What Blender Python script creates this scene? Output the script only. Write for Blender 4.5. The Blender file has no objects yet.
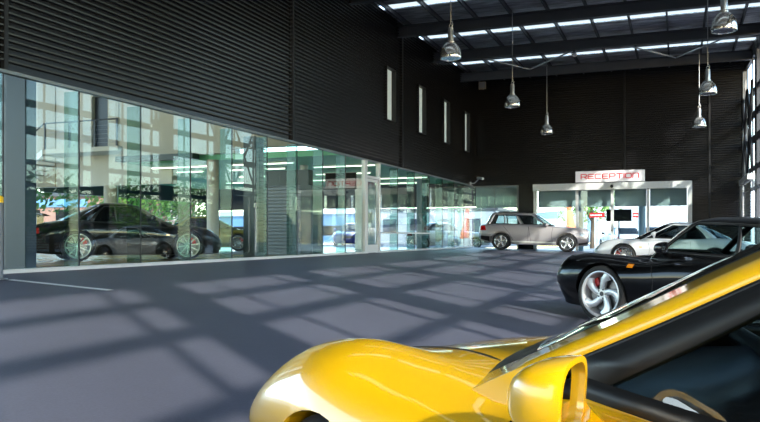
import bpy, bmesh, math, random
import numpy as np
from mathutils import Vector, Matrix
from mathutils.bvhtree import BVHTree
random.seed(7)
D=bpy.data; SC=bpy.context.scene; COL=SC.collection
PI=math.pi
# ------------------------------------------------------------------ layout
EYE=.538; WX=-9.1; YB=35.25; XR=3.4; GT=2.95; ROOF=8.0
CA,SA=math.cos(math.atan(298/760)),math.sin(math.atan(298/760))
def slope(Y): return max(.022,(.056-.0011*(Y-9)) if Y>9 else .056+.0018*(9-max(Y,0)))
def zf(X,Y):
    X=min(X,6.0)
    if X<=WX: return 0.0
    return -slope(Y)*(X-WX)
def cam2w(lat,z): return (lat*CA-z*SA, z*CA+lat*SA)
# ------------------------------------------------------------------ helpers
def link(name,me,mat=None,parent=None):
    o=D.objects.new(name,me); COL.objects.link(o)
    if mat is not None and me is not None and not me.materials: me.materials.append(mat)
    if parent: o.parent=parent
    return o
def tag(o,label=None,cat=None,group=None,kind=None):
    if label: o['label']=label
    if cat: o['category']=cat
    if group: o['group']=group
    if kind: o['kind']=kind
    return o
def empty(name,loc=(0,0,0),rz=0,label=None,cat=None,group=None):
    o=D.objects.new(name,None); COL.objects.link(o); o.location=loc; o.rotation_euler=(0,0,rz)
    o.empty_display_size=.1
    return tag(o,label,cat,group)
def copy_tree(o,parent=None):
    c=o.copy(); COL.objects.link(c)
    if parent is not None:
        c.parent=parent
    for ch in list(o.children): copy_tree(ch,c)
    return c
class MB:
    def __init__(s): s.v=[];s.f=[];s.m=[]
    def add(s,vs,fs,mi=0):
        n=len(s.v); s.v+= [tuple(v) for v in vs]; s.f+=[[i+n for i in f] for f in fs]; s.m+=[mi]*len(fs); return s
    def box(s,x0,x1,y0,y1,z0,z1,mi=0):
        v=[(x,y,z) for z in (z0,z1) for y in (y0,y1) for x in (x0,x1)]
        return s.add(v,[(0,2,3,1),(4,5,7,6),(0,1,5,4),(2,6,7,3),(0,4,6,2),(1,3,7,5)],mi)
    def tube(s,pts,r,n=8,caps=True,mi=0):
        P=[Vector(p) for p in pts]; rs=r if isinstance(r,(list,tuple)) else [r]*len(P)
        rings=[];up=None
        for i,p in enumerate(P):
            t=(P[min(i+1,len(P)-1)]-P[max(i-1,0)]).normalized()
            if up is None: up=Vector((0,0,1)) if abs(t.z)<.9 else Vector((1,0,0))
            a=t.cross(up).normalized(); b=a.cross(t).normalized(); up=b
            rings.append([p+rs[i]*(math.cos(2*PI*k/n)*a+math.sin(2*PI*k/n)*b) for k in range(n)])
        vs=[v for r_ in rings for v in r_]; fs=[]
        for i in range(len(P)-1):
            for k in range(n): fs.append((i*n+k,i*n+(k+1)%n,(i+1)*n+(k+1)%n,(i+1)*n+k))
        if caps: fs+= [tuple(range(n))[::-1],tuple(range((len(P)-1)*n,len(P)*n))]
        return s.add(vs,fs,mi)
    def lathe(s,prof,n=24,c=(0,0,0),axis='z',mi=0,closed=False):
        vs=[];fs=[];m=len(prof)
        for k in range(n):
            a=2*PI*k/n
            for r,h in prof:
                p=(r*math.cos(a),r*math.sin(a),h)
                if axis=='y': p=(p[0],h,p[1])
                if axis=='x': p=(h,p[0],p[1])
                vs.append((p[0]+c[0],p[1]+c[1],p[2]+c[2]))
        mm=m if closed else m-1
        for k in range(n):
            for i in range(mm):
                j=(i+1)%m
                fs.append((k*m+i,((k+1)%n)*m+i,((k+1)%n)*m+j,k*m+j))
        return s.add(vs,fs,mi)
    def grid(s,rows,mi=0,close=False):
        n=len(rows[0]); vs=[p for r in rows for p in r]; fs=[]
        for i in range(len(rows)-1):
            for k in range(n if close else n-1):
                k2=(k+1)%n; fs.append((i*n+k,i*n+k2,(i+1)*n+k2,(i+1)*n+k))
        return s.add(vs,fs,mi)
    def mesh(s,name,smooth=False,angle=35,weld=False):
        me=D.meshes.new(name); me.from_pydata(s.v,[],s.f)
        for p,m in zip(me.polygons,s.m): p.material_index=m
        bm=bmesh.new(); bm.from_mesh(me)
        if weld: bmesh.ops.remove_doubles(bm,verts=bm.verts,dist=1e-4)
        bmesh.ops.recalc_face_normals(bm,faces=bm.faces)
        if smooth:
            for f in bm.faces: f.smooth=True
            for e in bm.edges:
                if len(e.link_faces)==2 and e.calc_face_angle(0)>math.radians(angle): e.smooth=False
        bm.to_mesh(me); bm.free(); return me
    def build(s,name,mat,parent=None,smooth=False,angle=35,weld=False,bevel=0,seg=2,solid=0,off=0):
        me=s.mesh(name,smooth,angle,weld)
        for m in (mat if isinstance(mat,list) else [mat]): me.materials.append(m)
        o=link(name,me,None,parent)
        if solid:
            md=o.modifiers.new('s','SOLIDIFY'); md.thickness=solid; md.offset=off
        if bevel:
            md=o.modifiers.new('b','BEVEL'); md.width=bevel; md.segments=seg; md.limit_method='ANGLE'; md.harden_normals=False
        return o
# ------------------------------------------------------------------ materials
def newmat(name):
    m=D.materials.new(name); m.use_nodes=True; nt=m.node_tree; nt.nodes.clear()
    out=nt.nodes.new('ShaderNodeOutputMaterial'); return m,nt,out
def srgb(r,g,b): return tuple(((c/255)/12.92 if c/255<=.04045 else ((c/255+.055)/1.055)**2.4) for c in (r,g,b))+(1,)
def PM(name,col,rough=.5,metal=0,coat=0,spec=.5,noise=0,nscale=8,bump=0,bscale=40,emis=None,es=0,trans=0,coatr=.02,stretch=None):
    m,nt,out=newmat(name); b=nt.nodes.new('ShaderNodeBsdfPrincipled')
    b.inputs['Base Color'].default_value=col; b.inputs['Roughness'].default_value=rough; b.inputs['Metallic'].default_value=metal
    b.inputs['Coat Weight'].default_value=coat; b.inputs['Coat Roughness'].default_value=coatr; b.inputs['Specular IOR Level'].default_value=spec
    b.inputs['Transmission Weight'].default_value=trans
    if emis: b.inputs['Emission Color'].default_value=emis; b.inputs['Emission Strength'].default_value=es
    tc=nt.nodes.new('ShaderNodeTexCoord'); vec=tc.outputs['Object']
    if stretch:
        mp=nt.nodes.new('ShaderNodeMapping'); mp.inputs['Scale'].default_value=stretch; nt.links.new(vec,mp.inputs['Vector']); vec=mp.outputs['Vector']
    n=nt.nodes.new('ShaderNodeTexNoise'); n.inputs['Scale'].default_value=nscale; n.inputs['Detail'].default_value=6; nt.links.new(vec,n.inputs['Vector'])
    r=nt.nodes.new('ShaderNodeValToRGB'); a=noise if noise else .02
    r.color_ramp.elements[0].position=.3; r.color_ramp.elements[1].position=.7
    r.color_ramp.elements[0].color=tuple(c*(1-a) for c in col[:3])+(1,); r.color_ramp.elements[1].color=tuple(min(1,c*(1+a)) for c in col[:3])+(1,)
    nt.links.new(n.outputs['Fac'],r.inputs['Fac']); nt.links.new(r.outputs['Color'],b.inputs['Base Color'])
    if bump:
        bd=.12 if bscale<10 else .02
        n2=nt.nodes.new('ShaderNodeTexNoise'); n2.inputs['Scale'].default_value=bscale; n2.inputs['Detail'].default_value=5; nt.links.new(vec,n2.inputs['Vector'])
        bp=nt.nodes.new('ShaderNodeBump'); bp.inputs['Strength'].default_value=bump; bp.inputs['Distance'].default_value=bd
        nt.links.new(n2.outputs['Fac'],bp.inputs['Height']); nt.links.new(bp.outputs['Normal'],b.inputs['Normal'])
    nt.links.new(b.outputs[0],out.inputs[0]); return m
def glassmat(name,tint,ior=1.5,gain=1.0,rough=0.0):
    m,nt,out=newmat(name)
    t=nt.nodes.new('ShaderNodeBsdfTransparent'); t.inputs[0].default_value=tint
    g=nt.nodes.new('ShaderNodeBsdfGlossy'); g.inputs['Roughness'].default_value=rough; g.inputs[0].default_value=(.95,1,.98,1)
    lw=nt.nodes.new('ShaderNodeLayerWeight'); lw.inputs[0].default_value=.5
    pw=nt.nodes.new('ShaderNodeMath'); pw.operation='POWER'; pw.inputs[1].default_value=5
    f=nt.nodes.new('ShaderNodeMath'); f.operation='MULTIPLY_ADD'; f.inputs[1].default_value=.96; f.inputs[2].default_value=.043
    nt.links.new(lw.outputs['Facing'],pw.inputs[0]); nt.links.new(pw.outputs[0],f.inputs[0])
    mu=nt.nodes.new('ShaderNodeMath'); mu.operation='MULTIPLY'; mu.use_clamp=True; mu.inputs[1].default_value=gain
    mx=nt.nodes.new('ShaderNodeMixShader')
    nt.links.new(f.outputs[0],mu.inputs[0]); nt.links.new(mu.outputs[0],mx.inputs[0]); nt.links.new(t.outputs[0],mx.inputs[1]); nt.links.new(g.outputs[0],mx.inputs[2]); nt.links.new(mx.outputs[0],out.inputs[0])
    return m
def emit(name,col,s):
    m,nt,out=newmat(name); e=nt.nodes.new('ShaderNodeEmission'); e.inputs[0].default_value=col; e.inputs[1].default_value=s; nt.links.new(e.outputs[0],out.inputs[0]); return m
M={}
M['rib']=PM('dark_ribbed_steel',srgb(27,27,29),.26,.2,noise=.06,nscale=1.5)
M['black']=PM('black_flashing',srgb(22,22,24),.5)
M['steel']=PM('dark_painted_steel',srgb(72,74,78),.5,.2,noise=.08,nscale=2)
M['alu']=PM('white_powder_coated_aluminium',srgb(214,216,214),.35,.1)
M['headtrim']=PM('grey_aluminium_head',srgb(128,134,134),.4,.3)
M['ribgrey']=PM('grey_ribbed_panel',srgb(104,110,116),.4,.3)
M['silver']=PM('satin_silver_metal',srgb(190,192,194),.3,.8)
M['foil']=PM('crinkled_foil_insulation',srgb(186,188,192),.32,.6,noise=.6,nscale=2.6,bump=1.0,bscale=5,stretch=(.5,2.5,1))
M['beige']=PM('beige_render',srgb(192,186,172),.8,noise=.04,nscale=1)
M['beige2']=PM('dark_beige_render',srgb(168,160,142),.8,noise=.04,nscale=1)
M['tan']=PM('tan_showroom_floor',srgb(176,150,98),.25,noise=.12,nscale=1.2)
M['palefloor']=PM('pale_tile_floor',srgb(196,204,208),.2,noise=.05,nscale=1)
M['green_ceiling']=PM('green_tinted_ceiling',srgb(120,196,150),.5,noise=.15,nscale=1.4)
M['slate']=PM('blue_grey_panel',srgb(40,50,68),.35,noise=.08,nscale=2)
M['dkgreen']=PM('dark_green_grey_column',srgb(44,58,56),.4)
M['bluegrey']=PM('blue_grey_column',srgb(120,142,156),.45)
M['blind']=PM('grey_roller_blind',srgb(158,172,178),.8,noise=.04,nscale=3)
M['rubber']=PM('tyre_rubber',srgb(22,22,23),.75,noise=.1,nscale=20)
M['blackplastic']=PM('black_plastic',srgb(20,20,21),.45)
M['seal']=PM('black_window_seal',srgb(10,10,11),.5)
M['leather']=PM('black_leather',srgb(26,27,32),.45,bump=.15,bscale=120)
M['dash']=PM('dark_dashboard_skin',srgb(24,28,40),.4,bump=.1,bscale=200)
M['chrome']=PM('polished_metal',srgb(225,225,225),.12,1)
M['alloy']=PM('silver_alloy',srgb(205,206,208),.25,.85)
M['bell']=PM('satin_aluminium_bell',srgb(236,236,232),.16,.85)
M['alloy2']=PM('bright_silver_alloy',srgb(214,214,216),.3,.55)
M['disc']=PM('brake_disc_steel',srgb(120,120,122),.35,.9)
M['red']=PM('red_caliper_enamel',srgb(190,30,28),.3,coat=.5)
M['redlens']=PM('red_lamp_lens',srgb(170,16,18),.12,coat=1)
M['amber']=PM('amber_lens',srgb(240,140,20),.15,coat=1,emis=srgb(240,140,20),es=.15)
M['lens']=PM('clear_lamp_lens',srgb(205,212,216),.08,.4,coat=1)
M['white']=PM('white_paint',srgb(238,238,236),.5)
M['signwhite']=PM('white_sign_panel',srgb(226,224,224),.4,emis=srgb(226,224,224),es=.22)  # glow added by weak emission, no lamp behind the panel
M['signred']=PM('red_sign_lettering',srgb(206,40,52),.4,emis=srgb(206,40,52),es=.2)  # letters carry the same added glow
M['red_sign']=PM('red_banner',srgb(205,45,40),.5)
M['orange']=PM('orange_flag_cloth',srgb(250,120,70),.7)
M['yellow_band']=PM('yellow_band',srgb(250,200,20),.5)
M['grey_post']=PM('grey_painted_steel',srgb(120,124,130),.45,.2)
M['screen']=PM('black_screen',srgb(12,13,15),.5,spec=.2)
M['brick']=None
M['leaf']=PM('green_leaves',srgb(74,110,48),.6,noise=.4,nscale=1.2)
M['leaf2']=PM('light_green_leaves',srgb(120,160,72),.6,noise=.4,nscale=1.2)
M['bark']=PM('bark',srgb(86,70,56),.9,noise=.3,nscale=9)
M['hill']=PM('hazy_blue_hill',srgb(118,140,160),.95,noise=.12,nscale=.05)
M['yard']=PM('dark_asphalt_yard',srgb(104,104,106),.85,noise=.08,nscale=.6)
M['ground']=PM('pale_concrete_yard',srgb(176,174,170),.8,noise=.08,nscale=.6)
M['ground2']=PM('grass_verge',srgb(110,124,84),.9,noise=.25,nscale=.5)
M['white_building']=PM('white_render',srgb(228,226,224),.8,noise=.03)
M['bluebuild']=PM('blue_panelled_facade',srgb(96,136,172),.6,noise=.1,nscale=.3)
M['glass']=glassmat('clear_showroom_glass',(.91,.965,.95,1),1.5,.8)
M['greenglass']=glassmat('green_glass_fin',(.60,.76,.72,1),1.5,.6)
M['carglass']=glassmat('tinted_car_glass',(.62,.74,.72,1),1.5,1.3)
M['darkglass']=glassmat('dark_tinted_car_glass',(.10,.12,.13,1),1.5,1.2)
M['mirror']=PM('mirror_silver',(.9,.9,.9,1),.01,1)
M['tube']=emit('fluorescent_tube',(.95,1,.8,1),3.2)
M['frost']=PM('frosted_emissive_pane',srgb(176,186,180),.5,emis=srgb(170,184,178),es=.42)  # emission stands in for daylight behind the slit windows
def skylight():
    m,nt,out=newmat('translucent_roof_sheet'); t=nt.nodes.new('ShaderNodeBsdfTranslucent'); t.inputs[0].default_value=(.6,.6,.55,1)
    nt.links.new(t.outputs[0],out.inputs[0]); return m
M['skylight']=skylight()
def bricks():
    m,nt,out=newmat('red_brick'); b=nt.nodes.new('ShaderNodeBsdfPrincipled'); b.inputs['Roughness'].default_value=.85
    t=nt.nodes.new('ShaderNodeTexBrick'); tc=nt.nodes.new('ShaderNodeTexCoord'); t.inputs['Scale'].default_value=3
    t.inputs['Color1'].default_value=srgb(150,96,74); t.inputs['Color2'].default_value=srgb(128,82,66); t.inputs['Mortar'].default_value=srgb(180,170,160)
    mp=nt.nodes.new('ShaderNodeMapping'); mp.inputs['Rotation'].default_value=(PI/2,0,0)
    nt.links.new(tc.outputs['Object'],mp.inputs[0]); nt.links.new(mp.outputs[0],t.inputs[0]); nt.links.new(t.outputs[0],b.inputs[0]); nt.links.new(b.outputs[0],out.inputs[0]); return m
M['brick']=bricks()
def floormat():
    m,nt,out=newmat('blue_grey_coated_forecourt'); b=nt.nodes.new('ShaderNodeBsdfPrincipled')
    tc=nt.nodes.new('ShaderNodeTexCoord')
    n=nt.nodes.new('ShaderNodeTexNoise'); n.inputs['Scale'].default_value=.35; n.inputs['Detail'].default_value=8; n.inputs['Roughness'].default_value=.6
    n2=nt.nodes.new('ShaderNodeTexNoise'); n2.inputs['Scale'].default_value=60; n2.inputs['Detail'].default_value=3
    for q in (n,n2): nt.links.new(tc.outputs['Object'],q.inputs['Vector'])
    r=nt.nodes.new('ShaderNodeValToRGB'); r.color_ramp.elements[0].position=.3; r.color_ramp.elements[1].position=.7
    r.color_ramp.elements[0].color=srgb(95,95,109); r.color_ramp.elements[1].color=srgb(108,108,123)
    nt.links.new(n.outputs[0],r.inputs[0])
    mx=nt.nodes.new('ShaderNodeMix'); mx.data_type='RGBA'; mx.blend_type='MULTIPLY'; mx.inputs[0].default_value=.35
    nt.links.new(r.outputs[0],mx.inputs[6]); nt.links.new(n2.outputs[0],mx.inputs[7]); nt.links.new(mx.outputs[2],b.inputs[0])
    b.inputs['Roughness'].default_value=.5; b.inputs['Specular IOR Level'].default_value=.35
    bp=nt.nodes.new('ShaderNodeBump'); bp.inputs['Strength'].default_value=.25; bp.inputs['Distance'].default_value=.004
    nt.links.new(n2.outputs[0],bp.inputs['Height']); nt.links.new(bp.outputs[0],b.inputs['Normal'])
    nt.links.new(b.outputs[0],out.inputs[0]); return m
M['floor']=floormat()
def paint(name,col,metal=0,rough=.32,coat=1.0): return PM(name,col,rough,metal,coat=coat,noise=.01,nscale=300)
M['yellow']=paint('speed_yellow_paint',srgb(236,180,0))
M['blackpaint']=PM('black_gloss_paint',srgb(6,6,7),.3,0,coat=.7,spec=.1,noise=.01,nscale=300)
M['beigemet']=paint('champagne_metallic_paint',srgb(172,166,168),.4,.36)
M['silvermet']=paint('silver_metallic_paint',srgb(222,224,226),.3,.35)
M['goldmet']=paint('gold_metallic_paint',srgb(150,128,48),.4,.35)
M['bluemet']=paint('blue_metallic_paint',srgb(30,50,130),.4,.3)
M['whitepaint']=paint('white_gloss_paint',srgb(232,232,232))
def S(o): return tag(o,kind='structure')
# ------------------------------------------------------------------ floor
def build_floor():
    mb=MB(); xs=list(np.arange(WX,6.01,.5)); xs[-1]=6.0
    if xs[-1]-xs[-2]>.6: xs.insert(-1,5.9)
    ys=list(np.arange(-14,YB+.01,.75))+[YB]
    mb.grid([[(x,y,zf(x,y)) for x in xs] for y in ys])
    o=mb.build('floor',M['floor'],smooth=True); S(o)
    # yard outside to the right
    mb=MB(); mb.grid([[(6,y,zf(6,y)),(60,y,-.9)] for y in (-40,-14)+tuple(ys[1:])+(60,)])
    S(mb.build('floor_yard',M['yard']))
    mb=MB(); mb.grid([[(x,YB,zf(x,YB)-.002),(x,YB+6,-.32),(x,130,-.32)] for x in (-9.1,-4,0,3,6)]+[[(60,YB,-.3),(60,YB+6,-.32),(60,130,-.32)]])
    S(mb.build('floor_street',M['ground']))
    mb=MB(); mb.grid([[(-24.6,-30,-.05),(-80,-30,-.1)],[(-24.6,130,-.05),(-80,130,-.1)]])
    S(mb.build('floor_lawn',M['ground']))
    mb=MB(); mb.grid([[(-24.6,36,-.05),(-9.1,36,-.05)],[(-24.6,130,-.32),(-9.1,130,-.32)]])
    S(mb.build('floor_lane',M['yard']))
    # showroom slab
    mb=MB(); mb.box(-24.6,WX-.02,-6,20,-.3,-.012); S(mb.build('floor_showroom',M['tan']))
    mb=MB(); mb.box(-24.6,WX-.02,20,36,-.3,-.012); S(mb.build('floor_tiles',M['palefloor']))
    # painted line on the forecourt
    mb=MB(); mb.grid([[(x,y,zf(x,y)+.004) for x in np.linspace(-8.3,-6.62,6)] for y in (7.57,7.70)])
    tag(mb.build('painted_line',M['white']),'thin white painted line on the forecourt by the glass','floor marking')
build_floor()
# ------------------------------------------------------------------ ribbed walls
PITCH=.1
def rib_profile(z0,z1):
    out=[(0,z0)]; k=math.ceil(z0/PITCH-1e-6)
    while True:
        b=k*PITCH
        if b+PITCH>z1+1e-6: break
        out+=[(0,b+.002),(0,b+.062),(.062,b+.068),(.065,b+.092),(0,b+.098)]
        k+=1
    out.append((0,z1)); return out
def ribbed(mb,fn,a0,a1,z0,z1):
    pr=rib_profile(z0,z1)
    mb.grid([[fn(a0,d,z) for d,z in pr],[fn(a1,d,z) for d,z in pr]])
SL=[(23.7,24.5),(27.05,27.85),(30.35,31.15),(33.65,34.45)]; SZ=(4.45,6.2)
def left_wall():
    fn=lambda a,d,z:(WX+d,a,z)
    mb=MB(); y=-8
    for a,b in SL:
        ribbed(mb,fn,y,a,GT,ROOF); ribbed(mb,fn,a,b,GT,SZ[0]); ribbed(mb,fn,a,b,SZ[1],ROOF); y=b
    ribbed(mb,fn,y,YB,GT,ROOF)
    o=mb.build('wall_left',M['rib']); S(o)
    mb=MB(); mb.box(WX-.3,WX-.02,-8,SL[0][0]-.03,GT+.02,ROOF)
    mb.box(WX-.3,WX-.02,SL[0][0]-.03,YB,GT+.02,SZ[0]-.03); mb.box(WX-.3,WX-.02,SL[0][0]-.03,YB,SZ[1]+.03,ROOF)
    for i,(a,b) in enumerate(SL):
        e=SL[i+1][0]-.03 if i<3 else YB
        mb.box(WX-.3,WX-.02,b+.03,e,SZ[0]-.03,SZ[1]+.03)
    S(mb.build('wall_left_core',M['black']))
    for i,(a,b) in enumerate(SL):
        r=MB(); d=.12
        r.box(WX-d,WX+.075,a-.03,a,SZ[0]-.03,SZ[1]+.03); r.box(WX-d,WX+.075,b,b+.03,SZ[0]-.03,SZ[1]+.03)
        r.box(WX-d,WX+.075,a,b,SZ[0]-.03,SZ[0]); r.box(WX-d,WX+.075,a,b,SZ[1],SZ[1]+.03)
        w=r.build('window_%d'%(i+1),M['black']); S(w)
        p=MB(); p.box(WX-.10,WX-.08,a,b,SZ[0],SZ[1]); p.build('pane',M['frost'],w)
    for k,y in enumerate((8.25,17.05,25.24)):
        mb=MB(); mb.box(WX-.01,WX+.07,y-.035,y+.035,GT,ROOF); S(mb.build('trim_%d'%(k+1),M['black']))
left_wall()
GY0,GY1=7.0,YB-.05; DOOR=(21.95,23.05)
JO=[8.25,9.75,11.28,12.8,14.32,15.85,17.38,18.9,20.42,21.92]
JO2=[23.08,24.9,26.7,28.5,30.3,32.1,33.7,GY1]
def glass_wall():
    # head and sill
    mb=MB(); mb.box(WX-.06,WX+.05,GY0,GY1,GT-.05,GT-.005); S(mb.build('trim_4',M['headtrim']))
    mb=MB(); mb.box(WX-.08,WX+.10,GY0,DOOR[0],-.05,.05); mb.box(WX-.08,WX+.10,DOOR[1],GY1,-.05,.05); S(mb.build('trim_5',M['alu']))
    n=1
    for J in (JO,JO2):
        for a,b in zip(J[:-1],J[1:]):
            p=MB(); p.box(WX-.006,WX+.006,a+.008,b-.008,.05,GT-.05)
            S(p.build('window_%d'%(10+n),M['glass'])); n+=1
    p=MB(); p.box(WX-.006,WX+.006,GY0,JO[0]-.008,.05,GT-.05); S(p.build('window_%d'%(10+n),M['glass']))
    for i,y in enumerate(JO[:-1]+JO2[1:-1]):
        s=MB(); s.box(WX-.009,WX+.009,y-.011,y+.011,.05,GT-.05); S(s.build('trim_%d'%(20+i),M['blackplastic']))
        f=MB(); f.box(WX-.30,WX-.012,y-.010,y+.010,.05,GT-.05); S(f.build('trim_%d'%(40+i),M['greenglass']))
    # aluminium door frame with a glazed leaf
    d=MB(); y0,y1=DOOR; h=2.36
    for a,b in ((y0-.16,y0+.04),(y1-.06,y1+.06)): d.box(WX-.06,WX+.06,a,b,0,GT-.05)
    d.box(WX-.06,WX+.06,y0+.04,y1-.06,h,h+.08)
    o=S(d.build('door_1',M['alu']))
    l=MB(); l.box(WX-.03,WX+.03,y0+.05,y0+.13,.01,h-.01); l.box(WX-.03,WX+.03,y1-.15,y1-.07,.01,h-.01); l.box(WX-.03,WX+.03,y0+.13,y1-.15,.01,.26); l.box(WX-.03,WX+.03,y0+.13,y1-.15,h-.1,h-.01)
    lf=l.build('door_leaf',M['alu'],o)
    g=MB(); g.box(WX-.006,WX+.006,y0+.13,y1-.15,.26,h-.1); g.build('pane',M['glass'],lf)
    g=MB(); g.box(WX-.006,WX+.006,y0+.04,y1-.06,h+.08,GT-.05); g.build('transom_pane',M['glass'],o)
    hd=MB(); hd.tube([(WX+.09,y1-.12,.85),(WX+.09,y1-.12,1.85)],.016); hd.tube([(WX+.03,y1-.12,.95),(WX+.09,y1-.12,.95)],.01); hd.tube([(WX+.03,y1-.12,1.75),(WX+.09,y1-.12,1.75)],.01)
    hd.build('door_handle',M['silver'],lf)
    tr=MB(); tr.box(WX+.012,WX+.04,DOOR[1]+.06,JO2[3],.62,.67); S(tr.build('trim_6',M['alu']))
glass_wall()
# ------------------------------------------------------------------ back wall with reception front
RX0,RX1,RT=-6.19,.56,2.9; CX1=-6.9
def back_wall():
    fn=lambda a,d,z:(a,YB-d,z)
    mb=MB(); ribbed(mb,fn,WX,CX1,2.9,ROOF); ribbed(mb,fn,CX1,RX0,0-.1,ROOF); ribbed(mb,fn,RX0,RX1,RT,ROOF); ribbed(mb,fn,RX1,2.62,-.34,ROOF)
    S(mb.build('wall_back',M['rib']))
    mb=MB(); mb.box(WX,CX1,YB+.01,YB+.25,2.9,ROOF); mb.box(CX1,RX0,YB+.01,YB+.25,-.1,ROOF); mb.box(RX0,RX1,YB+.01,YB+.25,RT,ROOF); mb.box(RX1,2.7,YB+.01,YB+.25,-.34,ROOF)
    S(mb.build('wall_back_core',M['black']))
    for k,x in enumerate((-2.2,1.25)):
        mb=MB(); mb.box(x-.035,x+.035,YB-.075,YB,RT if x<RX1 else -.3,ROOF); S(mb.build('trim_%d'%(60+k),M['black']))
    # corner glazing
    n=0
    for a,b in ((WX+.05,-8.05),(-8.05,CX1)):
        p=MB(); p.box(a+.008,b-.008,YB-.006,YB+.006,-.05,2.84); S(p.build('window_%d'%(40+n),M['glass'])); n+=1
    mb=MB(); mb.box(WX,CX1,YB-.04,YB+.04,2.84,2.9); mb.box(CX1-.07,CX1,YB-.04,YB+.04,-.08,2.84); mb.box(-8.06,-8.04,YB-.02,YB+.02,-.05,2.84); S(mb.build('trim_62',M['headtrim']))
    # reception frame
    zb=-.22; pc=[RX0+.07,-4.25,-2.72,-1.22,RX1-.09]
    mb=MB(); mb.box(RX0,RX1,YB-.30,YB+.05,RT-.30,RT)
    mb.box(RX0,RX0+.14,YB-.12,YB+.05,zb,RT-.3); mb.box(RX1-.18,RX1,YB-.30,YB+.05,zb-.08,RT-.3)
    o=S(mb.build('door_2',M['alu']))
    for i,x in enumerate(pc[1:-1]):
        q=MB(); q.box(x-.06,x+.06,YB-.06,YB+.04,zb-.04,RT-.3); q.build('door_post',M['alu'],o)
    for i in range(4):
        a,b=pc[i]+.07,pc[i+1]-.07
        g=MB(); g.box(a,b,YB-.006,YB+.006,-.2,RT-.32); g.build('pane',M['glass'],o)
    s=MB(); s.lathe([(0,0),(.07,0),(.07,.05),(0,.05)],12,(-2.72,YB-.36,RT-.17),'y'); s.build('door_sensor',M['blackplastic'],o)
    # blinds behind the glass
    for k,(a,b) in enumerate(((WX+.1,CX1-.05),(RX0+.15,-4.35),(-4.2,-2.8),(-2.65,-1.3),(-1.15,RX1-.2))):
        t=MB(); t.box(a,b,YB+.30,YB+.33,1.86,2.85); t.tube([(a,YB+.31,2.87),(b,YB+.31,2.87)],.04)
        lab=['grey roller blind half down in the corner window behind the silver four wheel drive',
             'grey roller blind in the leftmost bay of the reception front','grey roller blind in the reception bay above the red banner',
             'grey roller blind in the reception bay above the black television','grey roller blind in the rightmost bay of the reception front'][k]
        tag(t.build('roller_blind',M['blind']),lab,'blind',group='roller blinds behind the back windows')
back_wall()
def sign():
    t=empty('reception_sign',(0,0,0),0,'white RECEPTION sign with red outlined lettering on the dark back wall','sign')
    x0,x1,z0,z1=-4.30,-1.35,2.95,3.44
    p=MB(); p.box(x0,x1,YB-.18,YB-.06,z0,z1); p.build('sign_panel',M['signwhite'],t,bevel=.01)
    # lettering: rounded wide capitals made of double strokes
    r=.16; W_=.27
    glyph={'R':[[(0,0),(0,1),(.85,1),(1,.85),(1,.6),(.85,.45),(0,.45)],[(.55,.45),(1,0)]],
     'E':[[(1,1),(.15,1),(0,.85),(0,.15),(.15,0),(1,0)],[(0,.5),(.9,.5)]],
     'C':[[(1,1),(.15,1),(0,.85),(0,.15),(.15,0),(1,0)]],
     'P':[[(0,0),(0,1),(.85,1),(1,.85),(1,.6),(.85,.45),(0,.45)]],
     'T':[[(0,1),(1,1)],[(.5,1),(.5,0)]],'I':[[(0,0),(0,1)]],
     'O':[[(.15,0),(.85,0),(1,.15),(1,.85),(.85,1),(.15,1),(0,.85),(0,.15),(.15,0)]],
     'N':[[(0,0),(0,1),(.85,1),(1,.85),(1,0)]]}
    word='RECEPTION'; ws=[.24 if c!='I' else .0 for c in word]; gap=.066
    tot=sum(ws)+gap*(len(word)-1); x=(x0+x1)/2-tot/2
    for c,w in zip(word,ws):
        m=MB()
        for pl in glyph[c]:
            pts=[(x+u*w,z0+.145+v*.20) for u,v in pl]
            for (a,b),(a2,b2) in zip(pts[:-1],pts[1:]):
                dx,dz=a2-a,b2-b; L=math.hypot(dx,dz); nx,nz=-dz/L,dx/L; h=.019
                ex,ez=dx/L*.012,dz/L*.012
                q=[(a-ex+nx*h,b-ez+nz*h),(a2+ex+nx*h,b2+ez+nz*h),(a2+ex-nx*h,b2+ez-nz*h),(a-ex-nx*h,b-ez-nz*h)]
                vs=[(p_[0],YB-.195,p_[1]) for p_ in q]+[(p_[0],YB-.18,p_[1]) for p_ in q]
                m.add(vs,[(0,1,2,3),(7,6,5,4),(0,4,5,1),(1,5,6,2),(2,6,7,3),(3,7,4,0)])
        m.build('letter',M['signred'],t); x+=w+gap
sign()
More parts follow.
